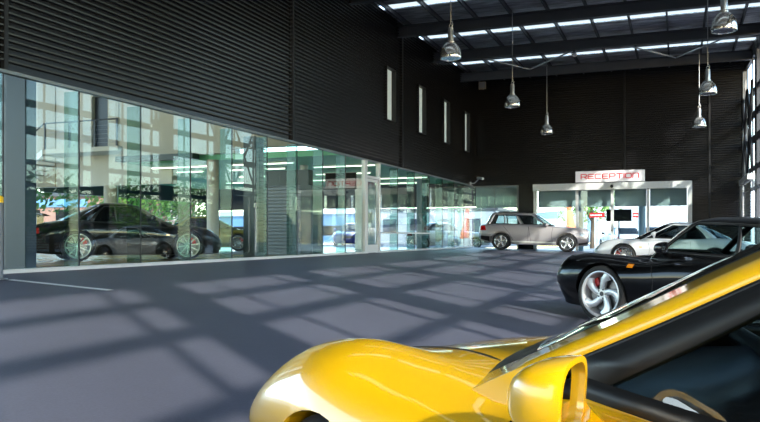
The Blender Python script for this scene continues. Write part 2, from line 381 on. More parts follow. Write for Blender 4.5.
# ------------------------------------------------------------------ right side: steel frame with glazing
def right_wall():
    colsY=[-8.05+4.0*k for k in range(11)]   # column near edges: width .92
    def xw(Y): return 3.4 if Y<12 else 3.4-(Y-12)/(YB-12)*.78
    for k,y in enumerate(colsY):
        a,b=y-.5,y+.42; 
        if b>YB: b=YB
        if a>YB: continue
        x=xw(y)
        m=MB(); m.box(x,x+.12,a+.02,b-.02,zf(x,y)-.02,ROOF); S(m.build('wall_right_pier_%d'%k,M['steel']))
    # rails
    def rail(z0,z1,nm,mat,d=.05):
        m=MB()
        ys=[-14,12,YB]
        m.grid([[(xw(y),y,z0),(xw(y)+d,y,z0),(xw(y)+d,y,z1),(xw(y),y,z1)] for y in ys],close=True); S(m.build(nm,mat))
    rail(4.13,4.42,'trim_70',M['steel']); rail(5.10,5.36,'trim_71',M['steel']); rail(3.06,3.25,'trim_72',M['steel']); rail(2.30,2.44,'trim_74',M['steel'])
    m=MB(); m.grid([[(xw(y),y,6.1),(xw(y)+.2,y,6.1),(xw(y)+.2,y,ROOF),(xw(y),y,ROOF)] for y in (-14,12,27.5)],close=True); S(m.build('wall_right_upper',M['rib']))
    m=MB(); m.grid([[(xw(y),y,6.1),(xw(y)+.12,y,6.1),(xw(y)+.12,y,6.25),(xw(y),y,6.25)] for y in (27.5,YB)],close=True); S(m.build('trim_75',M['steel']))
    m=MB(); m.grid([[(xw(y),y,7.5),(xw(y)+.12,y,7.5),(xw(y)+.12,y,ROOF),(xw(y),y,ROOF)] for y in (27.5,YB)],close=True); S(m.build('trim_76',M['steel']))
    # mullions and panes
    n=0
    for k,y in enumerate(colsY):
        for yy,w in ((y+1.2,.07),(y+2.97,.12)):
            if yy>YB-.2: continue
            x=xw(yy); m=MB(); m.box(x+.02,x+.07,yy-w/2,yy+w/2,2.44,6.1 if yy<27.5 else 7.5); S(m.build('trim_%d'%(80+n),M['steel'])); n+=1
    for k,y in enumerate(colsY):
        a,b=y+.44,min(y+3.48,YB-.02)
        if b-a<.3: continue
        m=MB(); m.grid([[(xw(a)+.07,a,2.44),(xw(a)+.07,a,6.1)],[(xw(b)+.07,b,2.44),(xw(b)+.07,b,6.1)]]); S(m.build('window_%d'%(60+k),M['glass']))
    # white corner post and white header with a grey roller door in the far bay
    m=MB(); m.box(2.52,2.66,YB-.2,YB-.03,-.36,ROOF-.6); S(m.build('trim_73',M['alu']))
    m=MB(); m.box(2.36,2.62,YB-4.4,YB-.3,2.62,2.84); m.box(2.36,2.62,YB-1.1,YB-.8,-.32,2.62); S(m.build('door_3',M['alu']))
    m=MB(); z=-.3
    rows=[]
    while z<2.6: rows+=[(2.5,z),(2.47,z+.03),(2.47,z+.07),(2.5,z+.1)]; z+=.1
    m.grid([[(x,YB-1.12,z_) for x,z_ in rows],[(x,YB-4.4,z_) for x,z_ in rows]])
    S(m.build('door_4',M['silver']))
    # diagonal braces in the far bays
    for k in range(2):
        y=YB-.5-k*2.2; m=MB(); m.tube([(2.5,y,3.0),(2.5,y-2,6.2)],.05,6); m.tube([(2.5,y-2,3.0),(2.5,y,6.2)],.05,6); S(m.build('trim_%d'%(110+k),M['black']))
right_wall()
# ------------------------------------------------------------------ roof
def roof():
    st=[23.2+4.1*k for k in range(-8,2)]+[31.95]; XA,XB=WX-.3,4.2
    m=MB(); y=-14
    for s in st:
        if s-.25>y: m.box(XA,XB,y,s-.25,ROOF,ROOF+.04)
        y=s+.25
    m.box(XA,XB,y,YB+.3,ROOF,ROOF+.04); S(m.build('ceiling',M['foil']))
    for k,s in enumerate(st):
        if s<-12: continue
        m=MB(); m.box(XA+.4,XB,s-.25,s+.25,ROOF+.045,ROOF+.055); S(m.build('window_%d'%(80+k),M['skylight']))
    for k in range(-6,4):
        y=24.9+4.1*k-(4.1 if 0 else 0)
        if y>YB-.3: continue
        m=MB(); z0,z1=7.46,7.84
        m.box(WX-.01,XR,y-.1,y+.1,z0,z0+.03); m.box(WX-.01,XR,y-.1,y+.1,z1-.03,z1); m.box(WX-.01,XR,y-.015,y+.015,z0+.03,z1-.03)
        S(m.build('ceiling_beam_%d'%(k+7),M['steel']))
    k=0; x=WX+.35
    while x<XR:
        m=MB(); m.box(x-.03,x+.03,-13.9,YB,ROOF-.16,ROOF-.15); m.box(x-.005,x+.005,-13.9,YB,ROOF-.15,ROOF-.01); m.box(x-.03,x+.03,-13.9,YB,ROOF-.01,ROOF)
        S(m.build('ceiling_purlin_%d'%k,M['steel'])); k+=1; x+=1.2
    # tie rods under the roof
    zz=[(-8.15,29,7.8),(-5.97,33,7.75),(-2.67,29,7.8),(-.09,33,7.75),(2.59,29,7.8)]
    for k,(p,q) in enumerate(zip(zz[:-1],zz[1:])):
        m=MB(); m.tube([p,q],.028,6); S(m.build('ceiling_rod_%d'%k,M['alu']))
roof()
# ------------------------------------------------------------------ pendant lights
def pendant():
    t=empty('pendant_light')
    m=MB(); prof=[(.245,0),(.25,.01),(.252,.07),(.245,.14),(.225,.22),(.185,.30),(.135,.355),(.085,.385),(.07,.39),(.066,.39),(.08,.38),(.13,.347),(.178,.293),(.216,.215),(.236,.138),(.242,.07),(.24,.012)]
    m.lathe(prof,32,closed=True); m.build('reflector',M['bell'],t,smooth=True)
    m=MB(); m.lathe([(0,.012),(.15,.006),(.236,.012),(.236,.02),(0,.02)],32); m.build('lens',M['lens'],t,smooth=True)
    m=MB(); m.lathe([(0,.375),(.075,.375),(.085,.40),(.08,.43),(.066,.44),(.07,.66),(.06,.70),(.064,.72),(.045,.75),(0,.75)],20); m.build('housing',M['silver'],t,smooth=True)
    m=MB(); m.tube([(math.cos(a)*.035,0,.785+math.sin(a)*.04) for a in np.linspace(0,2*PI,13)],.009,6); m.tube([(0,0,.82),(0,0,ROOF-4.74-.1)],.013,6); m.tube([(.03,0,.75),(.06,.0,.81),(.02,0,.90)],.007,6)
    m.build('suspension_cable',M['silver'],t)
    return t
PL=[(-5.02,17.4,'chrome bell pendant light nearest on the left, large and high over the forecourt'),
    (-5.02,24.6,'chrome bell pendant light, the middle one of the left row hanging lower in view'),
    (-5.02,31.6,'small far chrome bell pendant light, last and lowest in the left row'),
    (.88,17.1,'large chrome bell pendant light near the top right corner, nearest of right row'),
    (.82,24.5,'chrome bell pendant light, middle one of the right row'),
    (.76,31.8,'small far chrome bell pendant light, last of the right row before the back wall')]
p0=pendant()
for i,(x,y,l) in enumerate(PL):
    o=p0 if i==0 else copy_tree(p0); o.location=(x,y,4.74); tag(o,l,'lamp','pendant lights over the forecourt')
# ------------------------------------------------------------------ small fixtures
def fixtures():
    t=empty('security_camera',(0,0,0),0,'white security camera on a bracket at the far corner above the glass','camera')
    x,y,z=-8.55,YB-.75,3.22
    m=MB(); d=Vector((.55,-.5,-.12)).normalized(); c=Vector((x,y,z)); m.tube([c-d*.2,c+d*.2],.055,10); m.tube([c+d*.19,c+d*.25],[.062,.062],10); m.build('camera_body',M['alu'],t,smooth=True)
    m=MB(); m.tube([(WX+.03,YB-.5,3.0),(WX+.25,YB-.6,3.0),(x-.08,y,z-.06)],.022,8); m.box(WX+.02,WX+.06,YB-.6,YB-.4,2.92,3.1); m.build('bracket',M['alu'],t)
    t=empty('floodlight',(0,0,0),0,'small square floodlight high on the dark back wall near the roof','lamp')
    m=MB(); m.box(-8.75,-8.42,YB-.22,YB-.08,7.68-.22,7.68+.12); m.build('lamp_housing',M['beige2'],t,bevel=.015)
    m=MB(); m.box(-8.72,-8.45,YB-.235,YB-.22,7.5,7.77); m.build('lamp_glass',M['lens'],t)
    m=MB(); m.box(-8.62,-8.55,YB-.09,YB,7.45,7.52); m.build('bracket',M['steel'],t)
    t=empty('bollard',(-8.42,7.5,zf(-8.42,7.5)),0,'grey steel bollard with a yellow band at the left edge by the glass','bollard')
    m=MB(); m.lathe([(0,0),(.16,0),(.16,.015),(.105,.02),(.105,1.02),(0,1.02)],24); m.build('post',M['grey_post'],t,smooth=True)
    m=MB(); m.lathe([(.108,1.02),(.108,1.09),(.09,1.11),(0,1.11),(0,1.02)],24); m.build('cap_band',M['yellow_band'],t,smooth=True)
    t=empty('pendant_globe_light',(-3.6,29.0,7.3),0,'small white globe lamp under the far roof beam','lamp'); m=MB(); m.lathe([(0,-.1),(.05,-.085),(.085,-.05),(.1,0),(.085,.05),(.05,.085),(0,.1)],16); m.build('globe',M['white'],t,smooth=True); m=MB(); m.tube([(0,0,.09),(0,0,.17)],.02); m.build('suspension',M['steel'],t)
fixtures()
# ------------------------------------------------------------------ cars
def crm(keys,xs):
    K=np.array(keys,float); x=K[:,0]; out=[]
    for t in xs:
        i=int(np.clip(np.searchsorted(-x,-t)-1,0,len(x)-2))
        h=x[i+1]-x[i]; u=(t-x[i])/h
        def sl(j):
            if j<=0: return (K[1]-K[0])/(x[1]-x[0])
            if j>=len(x)-1: return (K[-1]-K[-2])/(x[-1]-x[-2])
            a=(K[j]-K[j-1])/(x[j]-x[j-1]); b=(K[j+1]-K[j])/(x[j+1]-x[j]); 
            s=np.where(a*b>0,2*a*b/np.where(np.abs(a+b)<1e-9,1e-9,a+b),0); return s*.6+ (a+b)/2*.4
        m0,m1=sl(i)*h,sl(i+1)*h
        u2,u3=u*u,u*u*u
        out.append((2*u3-3*u2+1)*K[i]+(u3-2*u2+u)*m0+(-2*u3+3*u2)*K[i+1]+(u3-u2)*m1)
    return out
def spl(P,n):
    P=[np.array(p,float) for p in P]; out=[]
    Q=[2*P[0]-P[1]]+P+[2*P[-1]-P[-2]]
    for i in range(1,len(Q)-2):
        p0,p1,p2,p3=Q[i-1:i+3]
        for k in range(n):
            u=k/n; out.append(.5*((2*p1)+(-p0+p2)*u+(2*p0-5*p1+4*p2-p3)*u*u+(-p0+3*p1-3*p2+p3)*u**3))
    out.append(P[-1]); return out
def body_mesh(keys,nst=74,ns=5,wellx=(0,-2.35),R=.355,welly=.5,wz=.32,cutf=None):
    x0,x1=keys[0][0],keys[-1][0]
    t=np.linspace(0,1,nst); xs=x0+(x1-x0)*(t*.55+.45*(1-np.cos(PI*t))/2)
    rows=[]
    for r in crm(keys,xs):
        x,zb,ys,zs,ym,zm,ysh,zsh,yc,zc,yv,zv,zh=r
        h=spl([(0,zb),(ys*.86,zb),(ys,zs),(ym,zm),(ysh,zsh),(yc,zc),(yv,zv),(0,zh)],ns)
        h=[(max(0,p[0]),p[1]) for p in h]; h[0]=(0,h[0][1]); h[-1]=(0,h[-1][1])
        ring=[(x,p[0],p[1]) for p in h]+[(x,-p[0],p[1]) for p in h[-2:0:-1]]
        rows.append(ring)
    mb=MB(); mb.grid(rows,close=True); n=len(rows[0])
    for e,base in ((0,0),(-1,(len(rows)-1)*n)):
        c=np.mean(np.array(rows[e]),axis=0); mb.v.append(tuple(c)); ci=len(mb.v)-1
        for k in range(n): mb.f.append([base+k,base+(k+1)%n,ci]); mb.m.append(0)
    me=mb.mesh('body_work',weld=False)
    o=D.objects.new('body_work',me); COL.objects.link(o)
    # wheel wells cut out
    cm=MB()
    for wx in wellx:
        for s in (1,-1):
            ys_=sorted((s*welly,s*1.3)); cm.lathe([(0,ys_[0]),(R,ys_[0]),(R,ys_[1]),(0,ys_[1])],40,(wx,0,wz),'y')
    c=D.objects.new('cut',cm.mesh('cut',weld=True)); COL.objects.link(c)
    md=o.modifiers.new('b','BOOLEAN'); md.operation='DIFFERENCE'; md.object=c; md.solver='EXACT'
    dg=bpy.context.evaluated_depsgraph_get(); res=D.meshes.new_from_object(o.evaluated_get(dg))
    D.objects.remove(o); D.objects.remove(c)
    bm=bmesh.new(); bm.from_mesh(res)
    for f in bm.faces:
        f.smooth=True; f.material_index=0
        cc=f.calc_center_median()
        for wx in wellx:
            rr=math.hypot(cc.x-wx,cc.z-wz)
            if rr<R+.004 and abs(cc.y)>welly-.004:
                # faces on the cutter (well) turn dark
                nn=f.normal; rad=Vector((cc.x-wx,0,cc.z-wz)).normalized()
                if abs(abs(nn.y)-1)<.02 and abs(abs(cc.y)-welly)<.01 or abs(nn.dot(rad))>.9 and rr>R-.02 and abs(nn.y)<.25: f.material_index=1; f.smooth=False
    if cutf:
        bm.faces.ensure_lookup_table()
        kill=[f for f in bm.faces if cutf(f.calc_center_median()) and f.normal.z>.3]
        bmesh.ops.delete(bm,geom=kill,context='FACES')
    for e in bm.edges:
        if len(e.link_faces)==2 and (e.calc_face_angle(0)>math.radians(50) or e.link_faces[0].material_index!=e.link_faces[1].material_index): e.smooth=False
    bm.to_mesh(res); bm.free(); res.name='body'; return res
def bvh_of(me):
    return BVHTree.FromPolygons([v.co.copy() for v in me.vertices],[tuple(p.vertices) for p in me.polygons])
def on_side(bv,x,z,s=1,off=.002):
    h=bv.ray_cast(Vector((x,s*2.0,z)),Vector((0,-s,0)))
    return (h[0]+h[1]*off if h[1].y*s>0 else h[0]-h[1]*off) if h[0] else None
def on_top(bv,x,y,off=.002):
    h=bv.ray_cast(Vector((x,y,3)),Vector((0,0,-1)))
    return h[0]+Vector((0,0,off)) if h[0] else None
def on_front(bv,y,z,s=1,off=.002):
    h=bv.ray_cast(Vector((s*6,y,z)),Vector((-s,0,0)))
    return h[0]+Vector((s*off,0,0)) if h[0] else None
def lines(bv,paths,name,parent,mat=None,r=.004,kind='side',mode=None):
    for s in ((1,-1) if kind=='side' else (1,)):
        for P in paths:
            dense=[]
            for (a,b),(c,d) in zip(P[:-1],P[1:]):
                n=max(2,int(math.hypot(c-a,d-b)/.06)+1)
                for k in range(n): dense.append((a+(c-a)*k/n,b+(d-b)*k/n))
            dense.append(P[-1]); pts=[]
            for a,b in dense:
                q=on_side(bv,a,b,s) if kind=='side' else (on_top(bv,a,b) if kind=='top' else on_front(bv,a,b,1 if kind=='front' else -1))
                if q is not None: pts.append(q)
            if len(pts)>1:
                m=MB(); m.tube(pts,r,5); m.build(name,mat or M['seal'],parent)
def patch(bv,poly,name,parent,mat,kind='side',s=1,off=.006,n=7):
    """a skin patch following the body inside the quad poly (4 corners, u across, v up)"""
    rows=[]
    A,B,C,Dd=[np.array(p,float) for p in poly]
    for i in range(n+1):
        row=[]
        for j in range(n+1):
            u,v=i/n,j/n; p=(1-u)*(1-v)*A+u*(1-v)*B+u*v*C+(1-u)*v*Dd
            q=on_side(bv,p[0],p[1],s,off) if kind=='side' else (on_top(bv,p[0],p[1],off) if kind=='top' else on_front(bv,p[0],p[1],1 if kind=='front' else -1,off))
            if q is None: return None
            row.append(tuple(q))
        rows.append(row)
    m=MB(); m.grid(rows); return m.build(name,mat,parent,smooth=True)
def disc_patch(bv,c,r,name,parent,mat,kind='side',s=1,off=.006,n=20,rot=0):
    rows=[]
    for k in (0.001,.33,.66,1):
        row=[]
        for j in range(n):
            a=2*PI*j/n; u,v=r[0]*k*math.cos(a),r[1]*k*math.sin(a)
            p=(c[0]+u*math.cos(rot)-v*math.sin(rot),c[1]+u*math.sin(rot)+v*math.cos(rot))
            q=on_side(bv,p[0],p[1],s,off) if kind=='side' else (on_top(bv,p[0],p[1],off) if kind=='top' else on_front(bv,p[0],p[1],1 if kind=='front' else -1,off))
            if q is None: return None
            dome=(1-k*k)*.012
            q=q+(Vector((0,s,0)) if kind=='side' else Vector((0,0,1)) if kind=='top' else Vector((1 if kind=='front' else -1,0,0)))*dome
            row.append(tuple(q))
        rows.append(row)
    m=MB(); m.grid(rows,close=True); return m.build(name,mat,parent,smooth=True)
def strip3(m,pts,w,d0,d1,side):
    """spoke: pts = list of (r,theta); w = half widths; d = y depth front/back"""
    F=[]
    for k,((r,t),hw) in enumerate(zip(pts,w)):
        x,z=r*math.cos(t),r*math.sin(t)
        if k<len(pts)-1: r2,t2=pts[k+1]; dx,dz=r2*math.cos(t2)-x,r2*math.sin(t2)-z
        else: r2,t2=pts[k-1]; dx,dz=x-r2*math.cos(t2),z-r2*math.sin(t2)
        L=math.hypot(dx,dz); nx,nz=-dz/L,dx/L
        f=k/(len(pts)-1); y=d0[0]*(1-f)+d0[1]*f
        F.append([(x+nx*hw,y-.012,z+nz*hw),(x+nx*hw*.45,y,z+nz*hw*.45),(x-nx*hw*.45,y,z-nz*hw*.45),(x-nx*hw,y-.012,z-nz*hw),(x-nx*hw,y-.045,z-nz*hw),(x+nx*hw,y-.045,z+nz*hw)])
    F=[[(p[0],p[1]*side,p[2]) for p in r_] for r_ in F]
    m.grid(F,close=True)
def wheel(R,rr,w,style,side,caliper=True,rimmat=None):
    """tyre mesh named wheel with rim, disc, caliper children; outer face towards side*y, local origin at wheel centre"""
    rimmat=rimmat or M['alloy']
    h=w/2; m=MB()
    prof=[(rr-.005,h*.80),(rr+.012,h*.96),(R-.05,h*1.0),(R-.022,h*.95),(R-.004,h*.78),(R,h*.4),(R,-h*.4),(R-.004,-h*.78),(R-.022,-h*.95),(R-.05,-h),(rr+.012,-h*.96),(rr-.005,-h*.8)]
    m.lathe([(a,b*side) for a,b in prof],44,axis='y'); t=m.build('wheel',M['rubber'],smooth=True)
    m=MB()
    prof=[(rr+.006,h*.84),(rr+.006,h*.90),(rr-.004,h*.92),(rr-.016,h*.86),(rr-.024,h*.5),(rr-.035,h*.1),(rr-.05,-h*.75),(rr-.0,-h*.8)]
    m.lathe([(a,b*side) for a,b in prof],44,axis='y')
    y0=h*.72
    if style=='twist':
        for k in range(5):
            a=2*PI*k/5+.3
            strip3(m,[(.05,a-.10),(rr*.38,a-.04),(rr*.62,a+.10),(rr*.83,a+.26),(rr-.010,a+.42)],[.036,.036,.041,.052,.066],(y0*.80,y0*1.08),None,side)
        m.lathe([(0,y0*.80*side),(.062,y0*.80*side),(.074,(y0*.80-.02)*side),(.074,(y0*.8-.05)*side)],24,axis='y')
    elif style=='ten':
        for k in range(10):
            a=2*PI*k/10+.15
            strip3(m,[(.05,a),(rr*.5,a),(rr-.012,a)],[.014,.013,.017],(y0*.72,y0*1.0),None,side)
        m.lathe([(0,y0*.74*side),(.05,y0*.74*side),(.07,(y0*.74-.02)*side),(.07,(y0*.74-.05)*side)],24,axis='y')
    elif style=='five':
        for k in range(5):
            a=2*PI*k/5+PI/2
            strip3(m,[(.05,a),(rr*.55,a),(rr-.012,a)],[.045,.036,.05],(y0*.9,y0*1.05),None,side)
        m.lathe([(0,y0*.92*side),(.07,y0*.92*side),(.09,(y0*.9-.02)*side),(.09,(y0*.9-.05)*side)],24,axis='y')
    rim=m.build('rim',rimmat,t,smooth=True)
    m=MB(); cy=(y0*.84 if style!='ten' else y0*.76)*side
    m.lathe([(0,cy+.006*side),(.024,cy+.006*side),(.028,cy),(0,cy-.01*side)],16,axis='y'); m.build('centre_cap',M['alloy'] if style!='twist' else M['steel'],t,smooth=True)
    for k in range(5 if style=='twist' else 0):
        m=MB(); a=2*PI*k/5+.6; m.lathe([(0,cy+.003*side),(.010,cy+.003*side),(.010,cy-.012*side),(0,cy-.012*side)],8,(.052*math.cos(a),0,.052*math.sin(a)),'y')
        m.build('wheel_bolt',M['steel'],t)
    m=MB(); dr=rr*.76; m.lathe([(.06,-.0*side),(dr,-.0*side),(dr,-.028*side),(.06,-.028*side)],36,axis='y',closed=True); m.build('brake_disc',M['disc'],t)
    if caliper:
        m=MB(); rows=[]
        for a in np.linspace(.15,1.05,8):
            ca,sa=math.cos(a),math.sin(a); i,o_=dr*.62,dr*1.06
            rows.append([(i*ca,.03*side,i*sa),(o_*ca,.03*side,o_*sa),(o_*ca,-.05*side,o_*sa),(i*ca,-.05*side,i*sa)])
        m.grid(rows,close=True); n=len(rows)
        m.f+=[[len(m.v)-32+k for k in (0,1,2,3)],[len(m.v)-4+k for k in (3,2,1,0)]]; m.m+=[0,0]
        m.build('brake_caliper',M['red'],t,bevel=.006)
    return t
def ring_pts(L,prm):
    """one greenhouse ring: half (left side) from front centre to rear centre, sampled at breakpoints"""
    z,fx,ax,ay,bx,by,cx,cy,rx=L
    front=[(fx-(fx-ax)*(t**prm.get('bow',2.2)),ay*t) for t in np.linspace(0,1,30)]
    # side: quadratic through A,B,C
    side=[]
    for t in np.linspace(0,1,40):
        tb=(ax-bx)/(ax-cx) if ax!=cx else .5
        x=ax+(cx-ax)*t
        l0=(t-tb)*(t-1)/((0-tb)*(0-1)); l1=t*(t-1)/(tb*(tb-1)); l2=t*(t-tb)/(1*(1-tb))
        side.append((x,ay*l0+by*l1+cy*l2))
    rear=[(rx+(cx-rx)*(t**prm.get('rbow',2.6)),cy*t) for t in np.linspace(1,0,30)]
    def samp(P,f):
        P=np.array(P); d=np.r_[0,np.cumsum(np.hypot(*np.diff(P,axis=0).T))]; T=f(d[-1])
        return [(float(np.interp(t,d,P[:,0])),float(np.interp(t,d,P[:,1]))) for t in T], d[-1]
    pw=prm.get('pillar',.034); sl=prm.get('seal',.014)
    pf=prm.get('pillarf',pw)
    f,_=samp(front,lambda Lg:list(np.linspace(0,Lg-pf-sl,9))+[Lg-pf])
    fr=prm['side']  # fractions along side: list of breakpoints
    s,_=samp(side,lambda Lg:[0,pw,pw+sl]+[pw+sl+(Lg-pw-sl)*q for q in fr])
    r,_=samp(rear,lambda Lg:[.0,prm.get('rp',.05)]+list(np.linspace(prm.get('rp',.05),Lg,8))[1:])
    return [(x,y,z) for x,y in f+s+r[1:]], len(f), len(f)+3+len(fr)
def greenhouse(levels,prm,parent,body,glass,car='car',nl=4):
    """levels from belt to roof edge then cap; builds roof frame, windscreen, side windows, rear window, seals"""
    # refine levels by spline
    g0,g1=prm['rows']  # glass between these key levels
    L=[]
    keyidx=[]
    arr=[np.array(l,float) for l in levels]; Q=[2*arr[0]-arr[1]]+arr+[2*arr[-1]-arr[-2]]
    for i in range(1,len(Q)-2):
        keyidx.append(len(L)); p0_,p1,p2,p3=Q[i-1:i+3]
        for k in range(nl):
            u=k/nl; L.append(.5*((2*p1)+(-p0_+p2)*u+(2*p0_-5*p1+4*p2-p3)*u*u+(-p0_+3*p1-3*p2+p3)*u**3))
    keyidx.append(len(L)); L.append(arr[-1])
    rows=[]
    for l in L:
        r,nf,ns=ring_pts(l,prm); rows.append(r)
    nfc=nf; n=len(rows[0]); r0,r1=keyidx[g0],keyidx[g1]
    sidec=prm['sidecls']  # class of each side cell after seal
    cls=[]
    for j in range(n-1):
        if j<nf-2: c='W'
        elif j==nf-2: c='S'
        elif j==nf-1: c='F'
        elif j==nf: c='F'
        elif j==nf+1: c='S'
        elif j<nf+1+len(sidec)+1: c=sidec[j-nf-2]
        elif j<nf+1+len(sidec)+2: c='F'
        else: c='R'
        cls.append(c)
    pieces={}
    for i in range(len(rows)-1):
        for j in range(n-1):
            inside=r0<=i<r1; c=cls[j] if inside else 'F'
            if i<r0 and cls[j] in 'WS' and j<nf: c='S'
            if inside and (i==r0 or i==r1-1) and c not in('F',) and prm.get('sealrow',True): c='S'
            if c=='R' and prm.get('norear'): c='F'
            for s in (1,-1):
                pieces.setdefault((c if c in 'FSWR' else c,s if c not in 'FSWR' else 0),[]).append((i,j,s))
    def mk(cells,name,mat,solid=0):
        m=MB(); idx={}
        def vid(i,j,s):
            x,y,z=rows[i][j]; k=(round(x,5),round(y*s,5),round(z,5))
            if k not in idx: idx[k]=len(m.v); m.v.append((x,y*s,z))
            return idx[k]
        for i,j,s in cells:
            f=[vid(i,j,s),vid(i,j+1,s),vid(i+1,j+1,s),vid(i+1,j,s)]
            f=[a for k,a in enumerate(f) if a not in f[:k]]
            if len(f)>2: m.f.append(f if s>0 else f[::-1]); m.m.append(0)
        return m.build(name,mat,parent,smooth=True,angle=40,solid=solid,off=-1 if solid>0 else 0)
    names={'W':'windscreen','R':'rear_window'}
    for (c,s),cells in pieces.items():
        if c=='F': mk(cells,'roof',body,.012)
        elif c=='S': mk(cells,'window_seal',M['seal'],.014)
        elif c=='P': mk(cells,'pillar_trim',M['seal'],.012)
        elif c in 'Bb': mk(cells,'window_pillar',body,.012)
        elif c in names: mk(cells,names[c],glass)
        else: mk(cells,'side_window',glass)
    # cap spine closes between the two halves
    return rows
def seat(parent,x,y,z):
    m=MB()
    rows=[]
    for t in np.linspace(0,1,7):
        # cushion then backrest side profile loops
        rows.append(None)
    # cushion
    m.grid([[(x+.26,y-.23,z+.02),(x+.26,y-.25,z+.16),(x+.26,y-.16,z+.13),(x+.26,y+.16,z+.13),(x+.26,y+.25,z+.16),(x+.26,y+.23,z+.02)],[(x-.22,y-.23,z-.02),(x-.22,y-.26,z+.16),(x-.22,y-.15,z+.09),(x-.22,y+.15,z+.09),(x-.22,y+.26,z+.16),(x-.22,y+.23,z-.02)]],close=True)
    m.build('seat_cushion',M['leather'],parent,bevel=.03,seg=3,solid=.04)
    m=MB(); rows=[]
    for h,w,b in ((.05,.24,0),(.25,.25,-.05),(.45,.24,-.12),(.58,.17,-.17),(.64,.12,-.19),(.74,.11,-.21),(.78,.08,-.215)):
        xx=x-.20+b; rows.append([(xx+.07,y-w,z+h),(xx+.03,y-w*.6,z+h),(xx+.03,y+w*.6,z+h),(xx+.07,y+w,z+h),(xx-.06,y+w*.9,z+h),(xx-.08,y,z+h),(xx-.06,y-w*.9,z+h)])
    m.grid(rows,close=True); n=7; b=len(m.v)-n; m.f+=[[b+k for k in range(n)],[k for k in range(n)][::-1]]; m.m+=[0,0]
    m.build('seat_back',M['leather'],parent,smooth=True,angle=60)
def steering(parent,x,y,z,tilt=.4,R=.185):
    m=MB(); T=Matrix.Rotation(-tilt,4,'Y'); c=Vector((x,y,z))
    pts=[c+T@Vector((0,R*math.cos(a),R*math.sin(a))) for a in np.linspace(0,2*PI,33)]
    m.tube(pts,.014,8,caps=False)
    for a in (0,PI,-PI/2):
        m.tube([c+T@Vector((.03,0,0)),c+T@Vector((0,R*math.cos(a),R*math.sin(a)))],.018,6)
    m.tube([c+T@Vector((0,0,0)),c+T@Vector((.30,0,0))],[.06,.03],12); m.build('steering_wheel',M['leather'],parent,smooth=True)
def door_mirror(parent,x,y,z,s,mat,w=.17,h=.125,d=.12,arm=True,glass=True,yaw=0):
    m=MB(); rows=[]
    for t,k in ((-.004,.93),(0,1),(.03,1.01),(.25,.98),(.5,.9),(.72,.74),(.88,.5),(.97,.25),(1,.02)):
        row=[]
        for a in np.linspace(0,2*PI,25)[:-1]:
            ca,sa=math.cos(a),math.sin(a); e=.62
            cy=math.copysign(abs(ca)**e,ca)*w/2*k; cz=math.copysign(abs(sa)**e,sa)*h/2*k
            row.append((x+t*d+ .25*cy*s*-.15,y+cy,z+cz-.01*t))
        rows.append(row)
    def RT(p):
        c_,s_=math.cos(yaw*s),math.sin(yaw*s); dx,dy=p[0]-x,p[1]-y
        return (x+dx*c_-dy*s_,y+dx*s_+dy*c_,p[2])
    rin=[[(p[0]+.02,y+(p[1]-y)*.90,z+(p[2]-z)*.9) for p in rows[1]],[(p[0]+.0,y+(p[1]-y)*.92,z+(p[2]-z)*.92) for p in rows[0]]]
    m.grid([[RT(p) for p in r_] for r_ in [rin[0],rin[1]]+rows],close=True)
    o=m.build('door_mirror',mat,parent,smooth=True,angle=50)
    if glass:
        g=MB(); pts=[(x+.016,y+(p[1]-y)*.92,z+(p[2]-z)*.92) for p in rows[1]]; g.v=[RT(p) for p in pts]; g.f=[list(range(24))]; g.m=[0]; g.build('mirror_glass',M['mirror'],o)
    if arm:
        a=MB(); a.tube([(x+.05,y-s*w*.35,z-h*.3),(x+.06,y-s*w*.75,z-h*.62),(x+.07,y-s*(w*.5+.11),z-h*.7)],[.03,.028,.035],10); a.build('mirror_arm',mat,o,smooth=True)
    return o
K911=[
 (.885,.24,.26,.27,.36,.34,.34,.41,.26,.44,.13,.45,.452),
 (.85,.17,.48,.22,.63,.34,.58,.44,.44,.485,.24,.495,.50),
 (.75,.14,.66,.20,.79,.38,.75,.49,.60,.56,.34,.575,.585),
 (.60,.13,.74,.20,.855,.42,.82,.56,.67,.655,.42,.635,.645),
 (.40,.13,.77,.20,.885,.46,.85,.62,.68,.735,.46,.69,.705),
 (.10,.13,.78,.20,.90,.48,.86,.68,.67,.785,.48,.755,.77),
 (-.20,.13,.78,.20,.895,.48,.86,.67,.69,.775,.50,.79,.82),
 (-.50,.13,.78,.20,.875,.50,.85,.68,.73,.755,.54,.80,.85),
 (-.9,.13,.78,.20,.87,.52,.86,.71,.77,.785,.4,.81,.81),
 (-1.5,.13,.78,.20,.875,.54,.865,.75,.77,.825,.4,.83,.83),
 (-2.0,.13,.79,.20,.90,.54,.885,.76,.76,.86,.4,.87,.87),
 (-2.4,.14,.80,.21,.915,.54,.90,.76,.74,.885,.4,.90,.90),
 (-2.8,.16,.76,.23,.90,.54,.87,.72,.70,.83,.4,.865,.87),
 (-3.2,.20,.66,.27,.84,.52,.80,.66,.62,.75,.35,.78,.79),
 (-3.4,.24,.5,.30,.74,.50,.70,.60,.5,.66,.3,.68,.69),
 (-3.48,.32,.35,.36,.55,.48,.5,.54,.35,.58,.2,.60,.60)]
